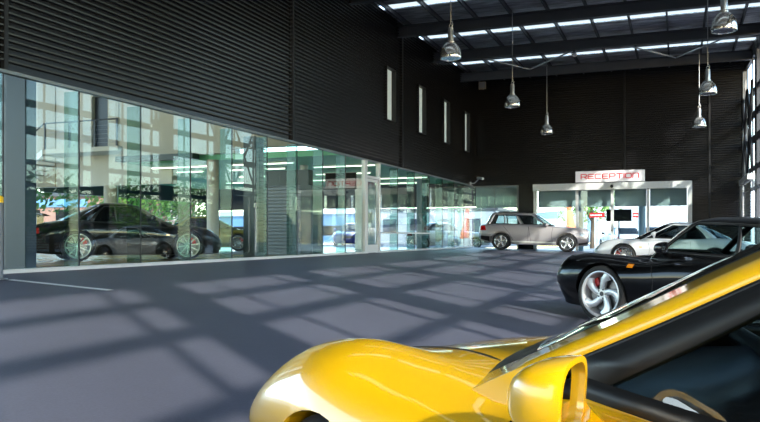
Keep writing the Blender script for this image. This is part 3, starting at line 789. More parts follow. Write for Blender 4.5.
G911=[(.74,-.02,-.38,.715,-1.42,.765,-2.46,.68,-2.90),
 (.83,-.19,-.53,.69,-1.42,.74,-2.38,.655,-2.76),
 (1.0,-.51,-.83,.645,-1.42,.70,-2.18,.60,-2.44),
 (1.12,-.73,-1.03,.61,-1.43,.655,-2.0,.555,-2.18),
 (1.205,-.90,-1.18,.575,-1.45,.615,-1.86,.51,-1.98),
 (1.25,-1.02,-1.27,.53,-1.47,.565,-1.80,.46,-1.88),
 (1.28,-1.14,-1.34,.40,-1.48,.425,-1.72,.34,-1.78),
 (1.293,-1.30,-1.40,.18,-1.49,.20,-1.62,.15,-1.66),
 (1.295,-1.44,-1.45,.01,-1.5,.012,-1.52,.01,-1.54)]
K993=[(.84,.26,.28,.30,.40,.40,.38,.50,.30,.54,.15,.53,.53),
 (.80,.18,.50,.24,.66,.42,.62,.54,.48,.605,.25,.575,.57),
 (.70,.14,.66,.20,.80,.42,.77,.58,.62,.685,.36,.62,.62),
 (.55,.13,.74,.20,.86,.44,.83,.62,.67,.745,.42,.655,.66),
 (.30,.13,.77,.20,.89,.46,.86,.66,.67,.785,.44,.69,.70)]+[k for k in K911 if k[0]<.2]
G993=[(.77,-.22,-.50,.675,-1.42,.725,-2.44,.63,-2.86),
 (.855,-.31,-.58,.655,-1.42,.71,-2.36,.61,-2.72),
 (1.0,-.47,-.73,.62,-1.42,.67,-2.22,.58,-2.5),
 (1.12,-.61,-.86,.585,-1.42,.625,-2.05,.53,-2.22),
 (1.21,-.74,-.97,.55,-1.43,.59,-1.9,.49,-2.0),
 (1.25,-.86,-1.08,.50,-1.45,.54,-1.82,.44,-1.88),
 (1.28,-1.02,-1.2,.38,-1.47,.42,-1.72,.34,-1.78),
 (1.29,-1.2,-1.32,.18,-1.49,.20,-1.62,.15,-1.66),
 (1.295,-1.44,-1.45,.01,-1.5,.012,-1.52,.01,-1.54)]
SIDE911=dict(side=[.02,.2,.36,.50,.53,.66,.80,.86,1.0],sidecls=['A','A','A','A','P','Q','Q','S','F'],rows=(1,4),bow=2.2,rbow=2.6)
def car(name,label,cat,keys,levels,prm,paintm,glass,wx=(0,-2.35),wr=.318,rr=.238,ww=(.235,.285),wy=(.765,.755),style='ten',R=.352,interior=True,lhd=False,group=None,caliper=True,
        cut=True,wellz=None,detail=None,rimmat=None,roofmat=None):
    t=empty(name); tag(t,label,cat,group)
    l0=levels[0]
    def cutf(c):
        # inside the greenhouse footprint, a little in from its base line
        fx,ax,ay,bx,by,cx,cy,rx=l0[1:]
        if not(cx+.05<c.x<fx-.12): return False
        y=abs(c.y)
        if c.x>ax: return y<ay*((fx-.10-c.x)/(fx-ax))**.45-.06 if fx-.10>c.x else False
        return y<min(ay,by,cy)-.05
    me=body_mesh(keys,wellx=wx,R=R,wz=wr if wellz is None else wellz,cutf=cutf if (cut and interior) else None)
    full=me
    me.materials.clear(); me.materials.append(paintm); me.materials.append(M['blackplastic'])
    b=link('body',me,None,t)
    bv=bvh_of(me)
    greenhouse(levels,prm,t,roofmat or paintm,glass)
    for k,x in enumerate(wx):
        for s in (1,-1):
            w=wheel(wr,rr,ww[k],style,s,caliper,rimmat); w.parent=t; w.location=(x,s*(wy[k]),wr)
    if interior:
        m=MB(); zb=.3; m.box(l0[8]+.1,l0[1]-.30,-.66,.66,zb,zb+.03)
        m.box(l0[8]+.05,l0[8]+.25,-.6,.6,zb,l0[0]+.02); m.build('cabin_floor',M['blackplastic'],t)
        m=MB(); x=l0[1]-.30; z=l0[0]
        rows=[]
        for y in np.linspace(-.66,.66,13):
            bump=.045*math.exp(-((y-(-.37 if not lhd else .37))/.17)**2); q=abs(y/.66)**2.4*.32
            rows.append([(x+.30-q-.02,y,z-.02),(x+.02-q*.5,y,z+.035+bump*.5),(x-.16,y,z+.045+bump),(x-.24,y,z+.0+bump*.8),(x-.26,y,z-.10),(x-.20,y,z-.28),(x+.1,y,z-.30)])
        m.grid(rows); m.build('dashboard',M['dash'],t,smooth=True,angle=60)
        sy=.37 if lhd else -.37
        for y in (.37,-.37): seat(t,l0[1]-1.25,y,.34)
        steering(t,l0[1]-.66,sy,z-.02,tilt=.45)
        for s in (1,-1):
            m=MB(); m.box(-1.55,-.62,s*.70-.02,s*.70+.02,.35,l0[0]+.03); m.build('door_card',M['leather'],t,bevel=.015)
    if detail: detail(t,bv)
    return t
def det911(mirror=True,paintm=None,front=True,rear=True,spoiler=False,old=False,mx=-.84,my=.90,mz=.955,indic=True,myaw=.15,mw=.17,mh=.125):
    def f(t,bv):
        d=[[(-.62,.80),(-.70,.55),(-.66,.26),(-1.62,.25),(-1.74,.50),(-1.72,.86)]]
        lines(bv,d,'door_gap',t,r=.003)
        lines(bv,[[(-.34,-.52),(-.1,-.47),(.2,-.46),(.5,-.40),(.68,-.24),(.72,0),(.68,.24),(.5,.40),(.2,.46),(-.1,.47),(-.34,.52)]],'bonnet_gap',t,r=.003,kind='top')
        for s in (1,-1):
            if old:
                disc_patch(bv,(.66,s*.60),(.14,.115),'headlamp',t,M['lens'],'top',off=.004)
                patch(bv,((-.34,.665),(-.42,.665),(-.42,.705),(-.34,.705)),'side_indicator',t,M['amber'],s=s,off=.005,n=3) if indic else None
                patch(bv,((.80,.34),(.66,.34),(.66,.39),(.80,.39)),'front_indicator',t,M['lens'],s=s,off=.006,n=4)
            else:
                disc_patch(bv,(.63,s*.61),(.19,.11),'headlamp',t,M['lens'],'top',off=.004,rot=-s*.25)
                patch(bv,((-.42,.56),(-.50,.56),(-.50,.59),(-.42,.59)),'side_indicator',t,M['amber'],s=s,off=.004,n=3) if indic else None
            patch(bv,((-1.50,.735),(-1.70,.735),(-1.70,.765),(-1.50,.765)),'door_handle',t,paintm,s=s,off=.02,n=4)
            if rear: patch(bv,((-3.10,.60),(-3.42,.60),(-3.40,.68),(-3.10,.72)),'tail_lamp',t,M['redlens'],s=s,off=.006,n=6)
            if mirror: door_mirror(t,mx,s*my,mz,s,paintm,yaw=myaw,w=mw,h=mh)
        if front:
            m=MB()
            for s in (0,1,-1):
                q=on_front(bv,s*.42,.27,1,-.02)
                if q: m.box(q.x-.04,q.x+.012,q.y-.17,q.y+.17,.22,.32)
            m.build('air_intake',M['blackplastic'],t,bevel=.02)
        if spoiler:
            m=MB(); rows=[]
            for y in np.linspace(-.62,.62,15):
                k=1-(abs(y)/.62)**4; z=.98+.03*k; x=-3.02-.05*k
                rows.append([(x+.16,y,z-.01),(x+.08,y,z+.03),(x-.16,y,z+.05),(x-.18,y,z+.03),(x-.05,y,z-.015)])
            m.grid(rows,close=True); m.build('rear_wing',paintm,t,smooth=True)
            m=MB(); m.box(-3.12,-2.98,-.5,-.44,.78,.99); m.box(-3.12,-2.98,.44,.5,.78,.99); m.build('wing_strut',paintm,t)
    return f
def place(t,x,y,ang,pitch=True):
    h=Vector((math.cos(ang),math.sin(ang))); l=Vector((-h.y,h.x))
    z0=zf(x,y); e=.5
    zfw=(zf(x+h.x*e,y+h.y*e)-zf(x-h.x*2.3,y-h.y*2.3))/(e+2.3); zl=(zf(x+l.x*.7-h.x,y+l.y*.7-h.y)-zf(x-l.x*.7-h.x,y-l.y*.7-h.y))/1.4
    f=Vector((h.x,h.y,zfw)).normalized(); lv=Vector((l.x,l.y,zl)); u=f.cross(lv).normalized(); lv=u.cross(f)
    R=Matrix((f,lv,u)).transposed().to_4x4(); 
    # the plane of the four wheels rests on the ground
    off=0
    t.matrix_world=Matrix.Translation((x,y,z0+off))@R
    return t
M['palealloy']=PM('pale_painted_alloy',srgb(222,222,214),.4,.2)
# ------------------------------------------------------------------ the cars themselves
def yellow_car():
    # camera-fitted place in the bay
    def det(t,bv):
        det911(paintm=M['yellow'],mx=-.89,my=.875,mz=.87,myaw=.45,mw=.18,mh=.15)(t,bv)
        # wipers and cowl
        m=MB(); 
        for y0,y1 in ((.52,.02),(.0,-.5)):
            m.tube([(-.385-.22*(abs(yy)/.67)**2,yy,.885+.02*(y0-yy)) for yy in np.linspace(y0,y1,8)],.007,6)
        m.build('wiper',M['blackplastic'],t)
    t=car('sports_car','glossy yellow sports coupe in the foreground cut by the right edge','car',[tuple([k[0]*(.90 if k[0]>0 else 1)])+tuple(k[1:]) for k in K911],G911,dict(SIDE911,pillar=.066,pillarf=.115,seal=.016,side=[.09]+SIDE911['side'][1:],sidecls=['P']+SIDE911['sidecls'][1:]),M['yellow'],M['carglass'],style='ten',detail=det,wr=.30,rr=.225,R=.312)
    p=cam2w(.55,2.60); th=math.radians(57.4); h=cam2w(-math.cos(th),math.sin(th)); place(t,p[0],p[1],math.atan2(h[1],h[0]))
    return t
yellow_car()
def black_car():
    t=car('sports_car','glossy black older sports coupe with twisted five-spoke wheels behind the yellow car','car',K993,G993,SIDE911,M['blackpaint'],M['carglass'],style='twist',R=.36,wr=.33,rr=.262,rimmat=M['alloy2'],ww=(.225,.28),detail=det911(paintm=M['blackpaint'],old=True,mz=.92))
    place(t,-.385,9.85,math.radians(146.5))
black_car()
def silver_car():
    t=car('sports_car','pale silver sports coupe mostly hidden behind the black sports coupe','car',K911,G911,SIDE911,M['silvermet'],M['darkglass'],detail=det911(paintm=M['silvermet']),interior=False)
    place(t,-1.3,22.9,math.radians(171.4))
silver_car()
def turbo_cab():
    t=car('sports_car','black sports car with a rear wing and pale ten-spoke wheels inside the left glass showroom','car',K911,G911,SIDE911,M['blackpaint'],M['darkglass'],detail=det911(paintm=M['blackpaint'],spoiler=True),wr=.335,rr=.262,R=.365,rimmat=M['palealloy'])
    # rear wheel (right side) at cam (-6.35,16)
    rx,ry=cam2w(-6.4,16.1); hx,hy=cam2w(.87,.49); a=math.atan2(hy,hx); L=Vector((-math.sin(a),math.cos(a)))
    o=Vector((rx,ry))+Vector((math.cos(a),math.sin(a)))*2.35+L*.86
    t.location=(o.x,o.y,-.012); t.rotation_euler=(0,0,a)
turbo_cab()
def gold_car():
    t=car('sports_car','gold sports car parked deep in the showroom beyond the winged black car','car',K911,G911,SIDE911,M['goldmet'],M['darkglass'],detail=det911(paintm=M['goldmet']),interior=False)
    x,y=cam2w(-5.15,27.6); a=math.radians(25); L=Vector((-math.sin(a),math.cos(a))); 
    t.location=(x+L.x*.86,y+L.y*.86,-.012); t.rotation_euler=(0,0,a)
gold_car()
KSUV=[
 (.93,.42,.50,.46,.64,.60,.62,.74,.50,.84,.25,.87,.875),
 (.91,.36,.66,.42,.80,.58,.78,.80,.64,.93,.3,.95,.955),
 (.86,.30,.74,.40,.88,.58,.86,.84,.70,.985,.35,.995,1.0),
 (.70,.28,.80,.38,.93,.60,.89,.88,.75,1.03,.4,1.035,1.04),
 (.40,.27,.84,.36,.955,.62,.91,.90,.78,1.055,.4,1.055,1.06),
 (.0,.27,.86,.36,.97,.64,.925,.94,.80,1.065,.4,1.07,1.08),
 (-.45,.27,.86,.36,.945,.64,.925,.96,.82,1.09,.4,1.11,1.125),
 (-.8,.27,.86,.36,.93,.66,.925,.98,.84,1.10,.4,1.11,1.11),
 (-1.6,.27,.86,.36,.93,.66,.93,1.0,.85,1.12,.4,1.12,1.12),
 (-2.4,.27,.86,.36,.95,.66,.94,1.02,.85,1.14,.4,1.14,1.14),
 (-2.9,.28,.86,.38,.965,.66,.945,1.03,.84,1.15,.4,1.15,1.15),
 (-3.3,.31,.82,.42,.95,.66,.92,1.03,.82,1.14,.4,1.14,1.14),
 (-3.6,.36,.76,.46,.92,.64,.88,1.02,.77,1.12,.4,1.12,1.12),
 (-3.78,.42,.66,.50,.86,.64,.82,.98,.70,1.06,.4,1.08,1.08),
 (-3.83,.50,.5,.55,.70,.66,.68,.90,.55,.98,.3,1.0,1.0)]
GSUV=[(1.08,-.42,-.78,.82,-2.0,.86,-3.50,.79,-3.66),
 (1.15,-.56,-.90,.805,-2.0,.845,-3.46,.775,-3.60),
 (1.30,-.80,-1.12,.76,-2.0,.805,-3.36,.74,-3.50),
 (1.46,-1.05,-1.33,.72,-2.05,.765,-3.28,.705,-3.42),
 (1.57,-1.24,-1.48,.68,-2.08,.725,-3.22,.66,-3.35),
 (1.635,-1.38,-1.60,.62,-2.10,.66,-3.15,.60,-3.28),
 (1.68,-1.56,-1.74,.48,-2.2,.51,-3.02,.47,-3.12),
 (1.70,-1.9,-2.0,.2,-2.3,.22,-2.7,.2,-2.76),
 (1.705,-2.3,-2.32,.01,-2.4,.012,-2.5,.01,-2.52)]
SIDESUV=dict(side=[.015,.16,.30,.38,.42,.55,.68,.71,.80,.92,.95,1.0],sidecls=['A','A','A','A','b','Q','Q','B','T','T','S','F'],rows=(1,4),bow=2.4,rbow=4,pillar=.066,rp=.08)
def detsuv(paintm):
    def f(t,bv):
        lines(bv,[[(-.62,1.06),(-.68,.7),(-.62,.40),(-1.55,.40),(-1.66,1.08)],[(-1.66,1.08),(-1.68,.42),(-2.3,.42),(-2.48,.75),(-2.78,1.10)]],'door_gap',t,r=.006)
        lines(bv,[[(-.45,-.72),(.2,-.66),(.75,-.5)],[(-.45,.72),(.2,.66),(.75,.5)]],'bonnet_gap',t,r=.004,kind='top')
        for s in (1,-1):
            patch(bv,((.84,.66),(.52,.72),(.50,.86),(.80,.82)),'headlamp',t,M['lens'],s=s,off=.008,n=6)
            patch(bv,((-3.50,.86),(-3.76,.86),(-3.74,1.04),(-3.56,1.06)),'tail_lamp',t,M['redlens'],s=s,off=.008,n=6)
            patch(bv,((-.48,.37),(-2.37,.37),(-2.37,.43),(-.48,.43)),'sill_trim',t,M['palealloy'],s=s,off=.02,n=8)
            patch(bv,((-3.34,.37),(-3.72,.47),(-3.74,.62),(-3.36,.60)),'rear_bumper_trim',t,M['blackplastic'],s=s,off=.01,n=5)
            patch(bv,((.82,.34),(.48,.31),(.48,.40),(.86,.46)),'front_bumper_trim',t,M['blackplastic'],s=s,off=.01,n=5)
            for x in (-1.40,-2.48): patch(bv,((x,.97),(x-.2,.97),(x-.2,1.0),(x,1.0)),'door_handle',t,paintm,s=s,off=.025,n=4)
            door_mirror(t,-.93,s*1.02,1.18,s,paintm,w=.2,h=.15,d=.14)
            m=MB(); m.tube([(-1.72,s*.60,1.65),(-1.8,s*.58,1.70),(-2.95,s*.56,1.70),(-3.05,s*.57,1.64)],.014,8); m.build('roof_rail',M['blackplastic'],t)
        m=MB(); q=on_front(bv,0,.6,1,.0)
        for s in (1,-1):
            for k in range(3): m.box(.84,.90,s*.50-.15,s*.50+.15,.50+k*.06,.53+k*.06)
        for k in range(3): m.box(.90,.945,-.28,.28,.56+k*.06,.59+k*.06)
        m.build('air_intake',M['blackplastic'],t)
        m=MB(); m.box(-3.86,-3.80,-.26,.26,.72,.84); m.build('number_plate',M['white'],t)
    return f
def suv():
    t=car('four_wheel_drive_car','champagne silver four wheel drive car parked side-on in front of the reception','car',KSUV,GSUV,SIDESUV,M['beigemet'],M['carglass'],wx=(0,-2.855),wr=.385,rr=.265,ww=(.25,.25),wy=(.82,.82),style='five',R=.455,detail=detsuv(M['beigemet']),caliper=False)
    x,y=cam2w(.2458*31.9,31.9); ax,ay=cam2w(.98,-.199); a=math.atan2(ay,ax)-math.radians(2); L=Vector((-math.sin(a),math.cos(a)))
    t.scale=(.97,.97,.97); p=(x+L.x*.93,y+L.y*.93)
    place(t,p[0],p[1],a); t.scale=(.97,.97,.97)
suv()
# simpler saloon for cars standing outside
KSED=[
 (.86,.35,.4,.36,.62,.5,.58,.62,.45,.68,.25,.70,.70),
 (.78,.24,.66,.30,.80,.46,.77,.64,.62,.74,.3,.75,.755),
 (.5,.2,.76,.28,.86,.5,.83,.72,.70,.82,.4,.83,.835),
 (0,.18,.78,.27,.88,.5,.86,.78,.74,.88,.4,.89,.895),
 (-.5,.18,.78,.27,.87,.5,.86,.82,.76,.92,.4,.93,.935),
 (-1.5,.18,.78,.27,.87,.52,.865,.85,.77,.94,.4,.94,.94),
 (-2.6,.18,.78,.27,.88,.54,.87,.86,.76,.95,.4,.95,.95),
 (-3.2,.24,.74,.32,.86,.54,.83,.85,.72,.95,.4,.96,.96),
 (-3.55,.3,.66,.38,.80,.54,.77,.82,.66,.92,.4,.94,.94),
 (-3.62,.38,.5,.42,.66,.54,.62,.76,.5,.86,.3,.88,.88)]
GSED=[(.91,-.35,-.65,.70,-1.6,.76,-2.9,.68,-3.15),
 (.97,-.48,-.76,.69,-1.6,.75,-2.84,.67,-3.05),
 (1.10,-.72,-.98,.65,-1.6,.71,-2.7,.63,-2.88),
 (1.24,-.98,-1.22,.61,-1.65,.665,-2.52,.59,-2.68),
 (1.34,-1.18,-1.4,.57,-1.7,.62,-2.38,.55,-2.5),
 (1.39,-1.36,-1.55,.5,-1.75,.54,-2.28,.48,-2.4),
 (1.42,-1.6,-1.7,.3,-1.85,.33,-2.15,.3,-2.22),
 (1.43,-1.88,-1.9,.01,-1.95,.012,-2.0,.01,-2.02)]
def detsed(paintm):
    def f(t,bv):
        lines(bv,[[(-.62,.88),(-.68,.55),(-.62,.30),(-1.6,.30),(-1.66,.9)],[(-1.66,.9),(-1.68,.32),(-2.3,.34),(-2.55,.9)]],'door_gap',t,r=.006)
        for s in (1,-1):
            patch(bv,((.74,.58),(.46,.60),(.46,.70),(.70,.69)),'headlamp',t,M['lens'],s=s,off=.008,n=5)
            patch(bv,((-3.30,.70),(-3.56,.70),(-3.54,.84),(-3.32,.84)),'tail_lamp',t,M['redlens'],s=s,off=.008,n=5)
            door_mirror(t,-.80,s*.95,1.02,s,paintm,w=.18,h=.13,d=.12)
        m=MB(); m.box(-3.66,-3.60,-.26,.26,.62,.74); m.build('number_plate',M['white'],t)
        m=MB(); m.box(.84,.885,-.38,.38,.52,.62); m.build('grille',M['blackplastic'],t)
    return f
def saloon(label,paintm,lat,z,deg,zz,name='saloon_car'):
    t=car(name,label,'car',KSED,GSED,dict(side=[.02,.2,.40,.46,.50,.62,.78,.84,1.0],sidecls=['A','A','A','A','P','Q','Q','S','F'],rows=(1,4),bow=2.3,rbow=3),paintm,M['darkglass'],wx=(0,-2.7),wr=.315,rr=.21,ww=(.2,.2),wy=(.77,.77),style='five',R=.36,interior=False,detail=detsed(paintm),caliper=False)
    x,y=cam2w(lat,z); t.location=(x,y,zz); t.rotation_euler=(0,0,math.radians(deg))
saloon('silver saloon seen from behind through the reception glass, left of the dark one',M['silvermet'],(615-380)/760*47,47,90+20,-.32)
saloon('dark saloon seen from behind through the reception glass, right of the silver one',M['blackpaint'],(645-380)/760*49,49,90+15,-.32)
saloon('blue saloon facing the camera seen through the glass left of the white door',M['bluemet'],(349-380)/760*44,44,-75,-.1)
saloon('white saloon standing outside beyond the far corner of the showroom glass',M['whitepaint'],(474-380)/760*40.5,40.5,20,-.15)
M['greyrender']=PM('grey_render',srgb(150,158,164),.8,noise=.05)
# ------------------------------------------------------------------ showroom interior
def interior():
    def st(nm,mat,*bx):
        m=MB()
        for b in bx: m.box(*b)
        return S(m.build(nm,mat))
    # stair block: beige wall with a door opening, landing
    Y=23.6
    st('wall_stair',M['beige'],(-26,-21.4,Y,Y+.3,2.5,9),(-20.6,-17.6,Y,Y+.3,2.5,9),(-21.4,-20.6,Y,Y+.3,2.5,3.85),(-21.4,-20.6,Y,Y+.3,6.0,9))
    st('door_5',M['slate'],(-21.4,-20.6,Y+.2,Y+.25,3.85,6.0))
    st('wall_stair_pilaster',M['beige2'],(-24.1,-23.2,Y-.05,Y,2.5,9),(-20.2,-20.05,Y-.04,Y,4,9))
    st('floor_landing',M['beige'],(-22.65,-19.1,Y-1.2,Y,3.68,3.85))
    t=empty('stair_flight',(0,0,0),0,'pale stair flight descending left from the landing inside the showroom','stairs')
    m=MB()
    for k in range(22): 
        x=-22.65-k*.27; z=3.85-(k+1)*.172
        m.box(x-.28,x,Y-1.2,Y-.08,z-.05 if z>.1 else -.012,z)
        if z<.12: break
    m.build('tread',M['beige'],t)
    m=MB(); m.add([(-22.65,Y-1.26,3.85),(-22.65,Y-1.26,3.6),(-28.55,Y-1.26,-.01),(-28.2,Y-1.26,.2),(-22.65,Y-1.205,3.85),(-22.65,Y-1.205,3.6),(-28.55,Y-1.205,-.01),(-28.2,Y-1.205,.2)],[(0,1,2,3),(7,6,5,4),(0,4,5,1),(1,5,6,2),(2,6,7,3),(3,7,4,0)]); m.build('stringer',M['alu'],t)
    t=empty('handrail',(0,0,0),0,'thin dark steel handrail with posts along the raised landing','handrail')
    m=MB(); yy=Y-1.15; m.tube([(-25.2,yy,3.25),(-22.65,yy,4.85),(-19.15,yy,4.85)],.028,8); m.build('rail',M['steel'],t)
    for x in (-22.6,-21.4,-20.2,-19.18):
        m=MB(); m.box(x-.03,x+.03,yy-.03,yy+.03,3.85,4.84); m.build('post',M['steel'],t)
    m=MB()
    for k in range(5): m.tube([(-22.65,yy,4.0+k*.16),(-19.15,yy,4.0+k*.16)],.005,5)
    m.build('wire_infill',M['silver'],t)
    # beige wall over the lower showroom, with soffit
    st('wall_showroom_upper',M['beige'],(-18.2,-13.6,21.6,21.9,3.3,9))
    st('wall_showroom_upper_fascia',M['beige2'],(-13.6,WX-.35,21.0,21.3,3.35,9))
    st('ceiling_showroom',M['green_ceiling'],(-18.2,WX-.32,21.9,36,3.1,3.3),(-24.6,-18.2,23.95,36,3.1,3.3))
    st('wall_showroom_end_header',M['slate'],(-24.4,WX+.15,35.7,35.9,1.95,3.1))
    st('trim_120',M['dkgreen'],(-18.2,-15.0,21.2,21.6,3.12,3.3))
    st('wall_showroom_header',M['dkgreen'],(-24.4,-24.2,23.95,36,2.35,3.1))
    for k,(x,y,r,mt) in enumerate(((-20.6,23.75,.25,'beige2'),(-14.6,21.8,.2,'beige'),(-12.6,24.6,.16,'alu'),(-22.4,26,.2,'alu'),(-13.6,33.5,.2,'bluegrey'),(-10.4,31.5,.22,'bluegrey'),(-12.4,29.2,.16,'alu'))):
        m=MB(); m.lathe([(0,-.01),(r,-.01),(r,3.1 if k else 2.5),(0,3.1 if k else 2.5)],20,(x,y,0)); S(m.build('trim_%d'%(130+k),M[mt],smooth=True))
    # ribbed column by the glass and ribbed low partition
    m=MB(); fn=lambda a,d,z:(WX-.47+d,a,z); ribbed(m,fn,16.02,16.5,0,GT); m.box(WX-.5,WX-.48,16.02,16.5,0,GT); S(m.build('wall_ribbed_column',M['steel']))
    st('wall_column_face',M['dkgreen'],(WX-.72,WX-.40,15.96,16.015,0,GT))
    m=MB(); fn=lambda a,d,z:(a,19.6-d,z); ribbed(m,fn,-11.95,-10.15,0,2.0); m.box(-11.95,-10.15,19.62,19.7,0,2.0); S(m.build('wall_ribbed_partition',M['ribgrey']))
    st('wall_dark_unit',M['dkgreen'],(-10.1,-9.75,19.5,20.2,0,2.0),(-11.9,-10.4,20.6,20.9,0,2.55))
    t=empty('wall_screen',(0,0,0),0,'dark display screen hanging under the green showroom ceiling','screen')
    m=MB(); m.box(-12.9,-11.6,27.0,27.1,2.35,3.0); m.build('panel',M['screen'],t); m=MB(); m.tube([(-12.25,27.05,3.0),(-12.25,27.05,3.1)],.03); m.build('bracket',M['steel'],t)
    # fluorescent tubes
    def tube():
        t=empty('ceiling_tube_light'); m=MB(); m.tube([(-1.2,0,-.055),(1.2,0,-.055)],.018,8); m.build('tube',M['tube'],t)
        m=MB(); m.box(-1.25,1.25,-.06,.06,-.03,0); m.build('fitting',M['alu'],t); return t
    q=tube(); sp=[(-13.5,23.2),(-17,23.2),(-11.2,25),(-14.8,25),(-18.4,25),(-12.6,28),(-16.2,28),(-11.2,31),(-14.8,31),(-18.8,31),(-12.6,34)]
    for i,(x,y) in enumerate(sp):
        o=q if i==0 else copy_tree(q); o.location=(x,y,3.1)
        tag(o,'long fluorescent tube light on the green ceiling of the far showroom','lamp','fluorescent tubes on the green showroom ceiling')
    st('ceiling_void_shade',M['beige2'],(-24.6,WX-.32,-6,23.6,7.9,8.05))  # unseen roof added over the void to dim the beige walls
    # near dark interior pier at the left edge and light back wall
    st('wall_slate_pier',M['slate'],(-11.3,-9.75,9.27,9.5,0,7.9))
interior()
mb=MB(); mb.box(WX,3.4,-14.2,-14,-1,ROOF); S(mb.build('wall_light_block',M['rib']))  # unseen wall added behind the camera to close off light from the open front
# ------------------------------------------------------------------ outside
def tree(x,y,z,h,r,mat,label,seed,n=1500,group=None,asp=1.0):
    rnd=random.Random(seed); t=empty('leafy_tree',(x,y,z),0,label,'tree',group)
    m=MB(); m.tube([(0,0,-.05),(.05,.02,h*.3),(-.05,.05,h*.55)],[.16,.12,.08],8)
    for k in range(5):
        a=rnd.uniform(0,6.28); m.tube([(0,0,h*(.3+.05*k)),(math.cos(a)*r*.5,math.sin(a)*r*.5,h*(.55+.06*k))],[.06,.02],6)
    m.build('trunk',M['bark'],t)
    m=MB(); cl=[(rnd.uniform(-.6,.6)*r,rnd.uniform(-.6,.6)*r,h*(.62+.22*rnd.uniform(-1,1)),rnd.uniform(.35,.6)*r) for _ in range(14)]
    for k in range(n):
        c=rnd.choice(cl); d=Vector((rnd.gauss(0,1),rnd.gauss(0,1),rnd.gauss(0,.8))).normalized()*c[3]*rnd.uniform(.6,1.05)
        p=Vector(c[:3])+d; a=Vector((rnd.gauss(0,1),rnd.gauss(0,1),rnd.gauss(0,1))).normalized(); b=a.orthogonal().normalized(); s=rnd.uniform(.07,.16)*r*.55
        c2=a.cross(b); m.add([p+b*s,p+c2*s*.6,p-b*s,p-c2*s*.6],[(0,1,2,3)])
    m.build('crown',mat,t)
def outside():
    tree(-31,29,-.1,6.5,2.8,M['leaf'],'dark green tree seen through the glass left of the stair block',1)
    tree(-27.5,33,-.1,5.2,2.2,M['leaf2'],'light green tree seen under the beige wall through the showroom',2)
    tree(-33,42,-.1,6.0,2.8,M['leaf'],'green tree seen in front of the brick building through the glass',3)
    tree(-27.2,37.5,-.1,4.8,1.9,M['leaf'],'green tree right of the brick building seen through the showroom',4)
    x,y=cam2w((592-380)/760*52,52); tree(x,y,-.32,6.2,2.3,M['leaf2'],'bright green tree outside behind the reception glass left of the red banner',5)
    for k,(a,b) in enumerate(((15,12),(15,24),(16,50),(15.5,34),(16,42))):
        tree(a,b,-.9,5.5+k%3,2.4+.3*(k%2),M['leaf' if k%2 else 'leaf2'],'leafy tree standing in the yard right of the forecourt, mirrored in the showroom glass',10+k,n=900,group='trees mirrored in the showroom glass')
    # brick building left background
    t=empty('brick_building',(-44,44,-.1),math.radians(20),'low red brick building seen through the glass under the beige stair block','building')
    m=MB(); m.box(-9,9,0,8,0,3.6); m.build('wall',M['brick'],t)
    m=MB(); m.box(-9.3,9.3,-.3,8.3,3.6,3.9); m.build('roof',M['steel'],t)
    for k in range(6):
        m=MB(); m.box(-7.8+k*2.8,-6.2+k*2.8,-.06,.02,1.0,2.6); m.build('window',M['screen'],t)
    m=MB(); m.box(-1,3,-.12,-.02,2.8,3.4); m.build('sign_board',M['bluebuild'],t)
    t=empty('reflection_block_hall',(21,44,-.9),math.radians(-4),'long low brick hall added outside the view to darken the sky mirrored in the left showroom glass','building')  # hall added beyond the frame, darkens the bright horizon reflected in the glass
    m=MB(); m.box(0,9,-34,60,0,4.0); m.build('wall',M['brick'],t)
    m=MB(); m.box(-.3,9.3,-34.3,60.3,4.0,4.4); m.build('roof',M['steel'],t)
    for k in range(24):
        m=MB(); m.box(-.05,.02,-32+k*3.8,-30+k*3.8,1.0,2.8); m.build('window',M['slate'],t)
    # blue panelled hall and pale building further off
    t=empty('warehouse',(-38,72,-.2),math.radians(-15),'distant blue panelled warehouse seen through the far showroom windows','building')
    m=MB(); m.box(-12,12,0,12,0,3.0); m.build('wall',M['bluebuild'],t); m=MB(); m.box(-12.3,12.3,-.3,12.3,3.0,3.5); m.build('roof',M['white'],t)
    m=MB(); m.box(-10,10,-.05,0,.8,1.8); m.build('window_band',M['screen'],t)
    t=empty('pale_building',(-20,62,-.2),0,'distant pale grey low building seen through the glass beside the white door','building')
    m=MB(); m.box(-5,6,0,8,0,2.9); m.build('wall',M['greyrender'],t)
    for k in range(4):
        m=MB(); m.box(-4+k*2.5,-2.8+k*2.5,-.05,.02,1.0,2.2); m.build('window',M['slate'],t)
    m=MB(); m.box(-5.2,6.2,-.2,8.2,2.9,3.1); m.build('roof',M['steel'],t)
    # long white wall across the street behind the reception
    x,y=cam2w((665-380)/760*60,60)
    t=empty('white_building',(x,y,-.32),math.radians(-8),'long bright white clad building across the street behind the reception','building')
    m=MB(); m.box(-5.5,12,0,10,0,4.8); m.build('wall',M['white_building'],t)
    m=MB()
    for k in range(24): m.box(-5.4+k*.72,-5.37+k*.72,-.03,0,0,4.7)
    m.build('cladding_joint',M['blind'],t)
    m=MB(); m.box(-5.7,12.2,-.2,10.2,4.8,5.0); m.build('roof',M['silver'],t)
    t=empty('boundary_wall',(-9,66,-.32),0,'pale boundary wall far behind the silver four wheel drive car','wall')
    m=MB(); m.box(-14,.5,0,.4,0,2.2); m.build('wall_panel',M['white_building'],t)
    m=MB(); m.box(-14.1,.6,-.1,.5,2.2,2.32); m.build('coping',M['white'],t)
    # orange feather flag
    x,y=cam2w((566-380)/760*45,45)
    t=empty('feather_flag',(x,y,-.32),math.radians(20),'orange feather flag outside the reception glass behind the four wheel drive car','flag')
    m=MB(); m.tube([(0,0,0),(0,0,2.7),(.05,0,3.0)],.02,6); m.build('pole',M['alu'],t)
    m=MB(); rows=[]
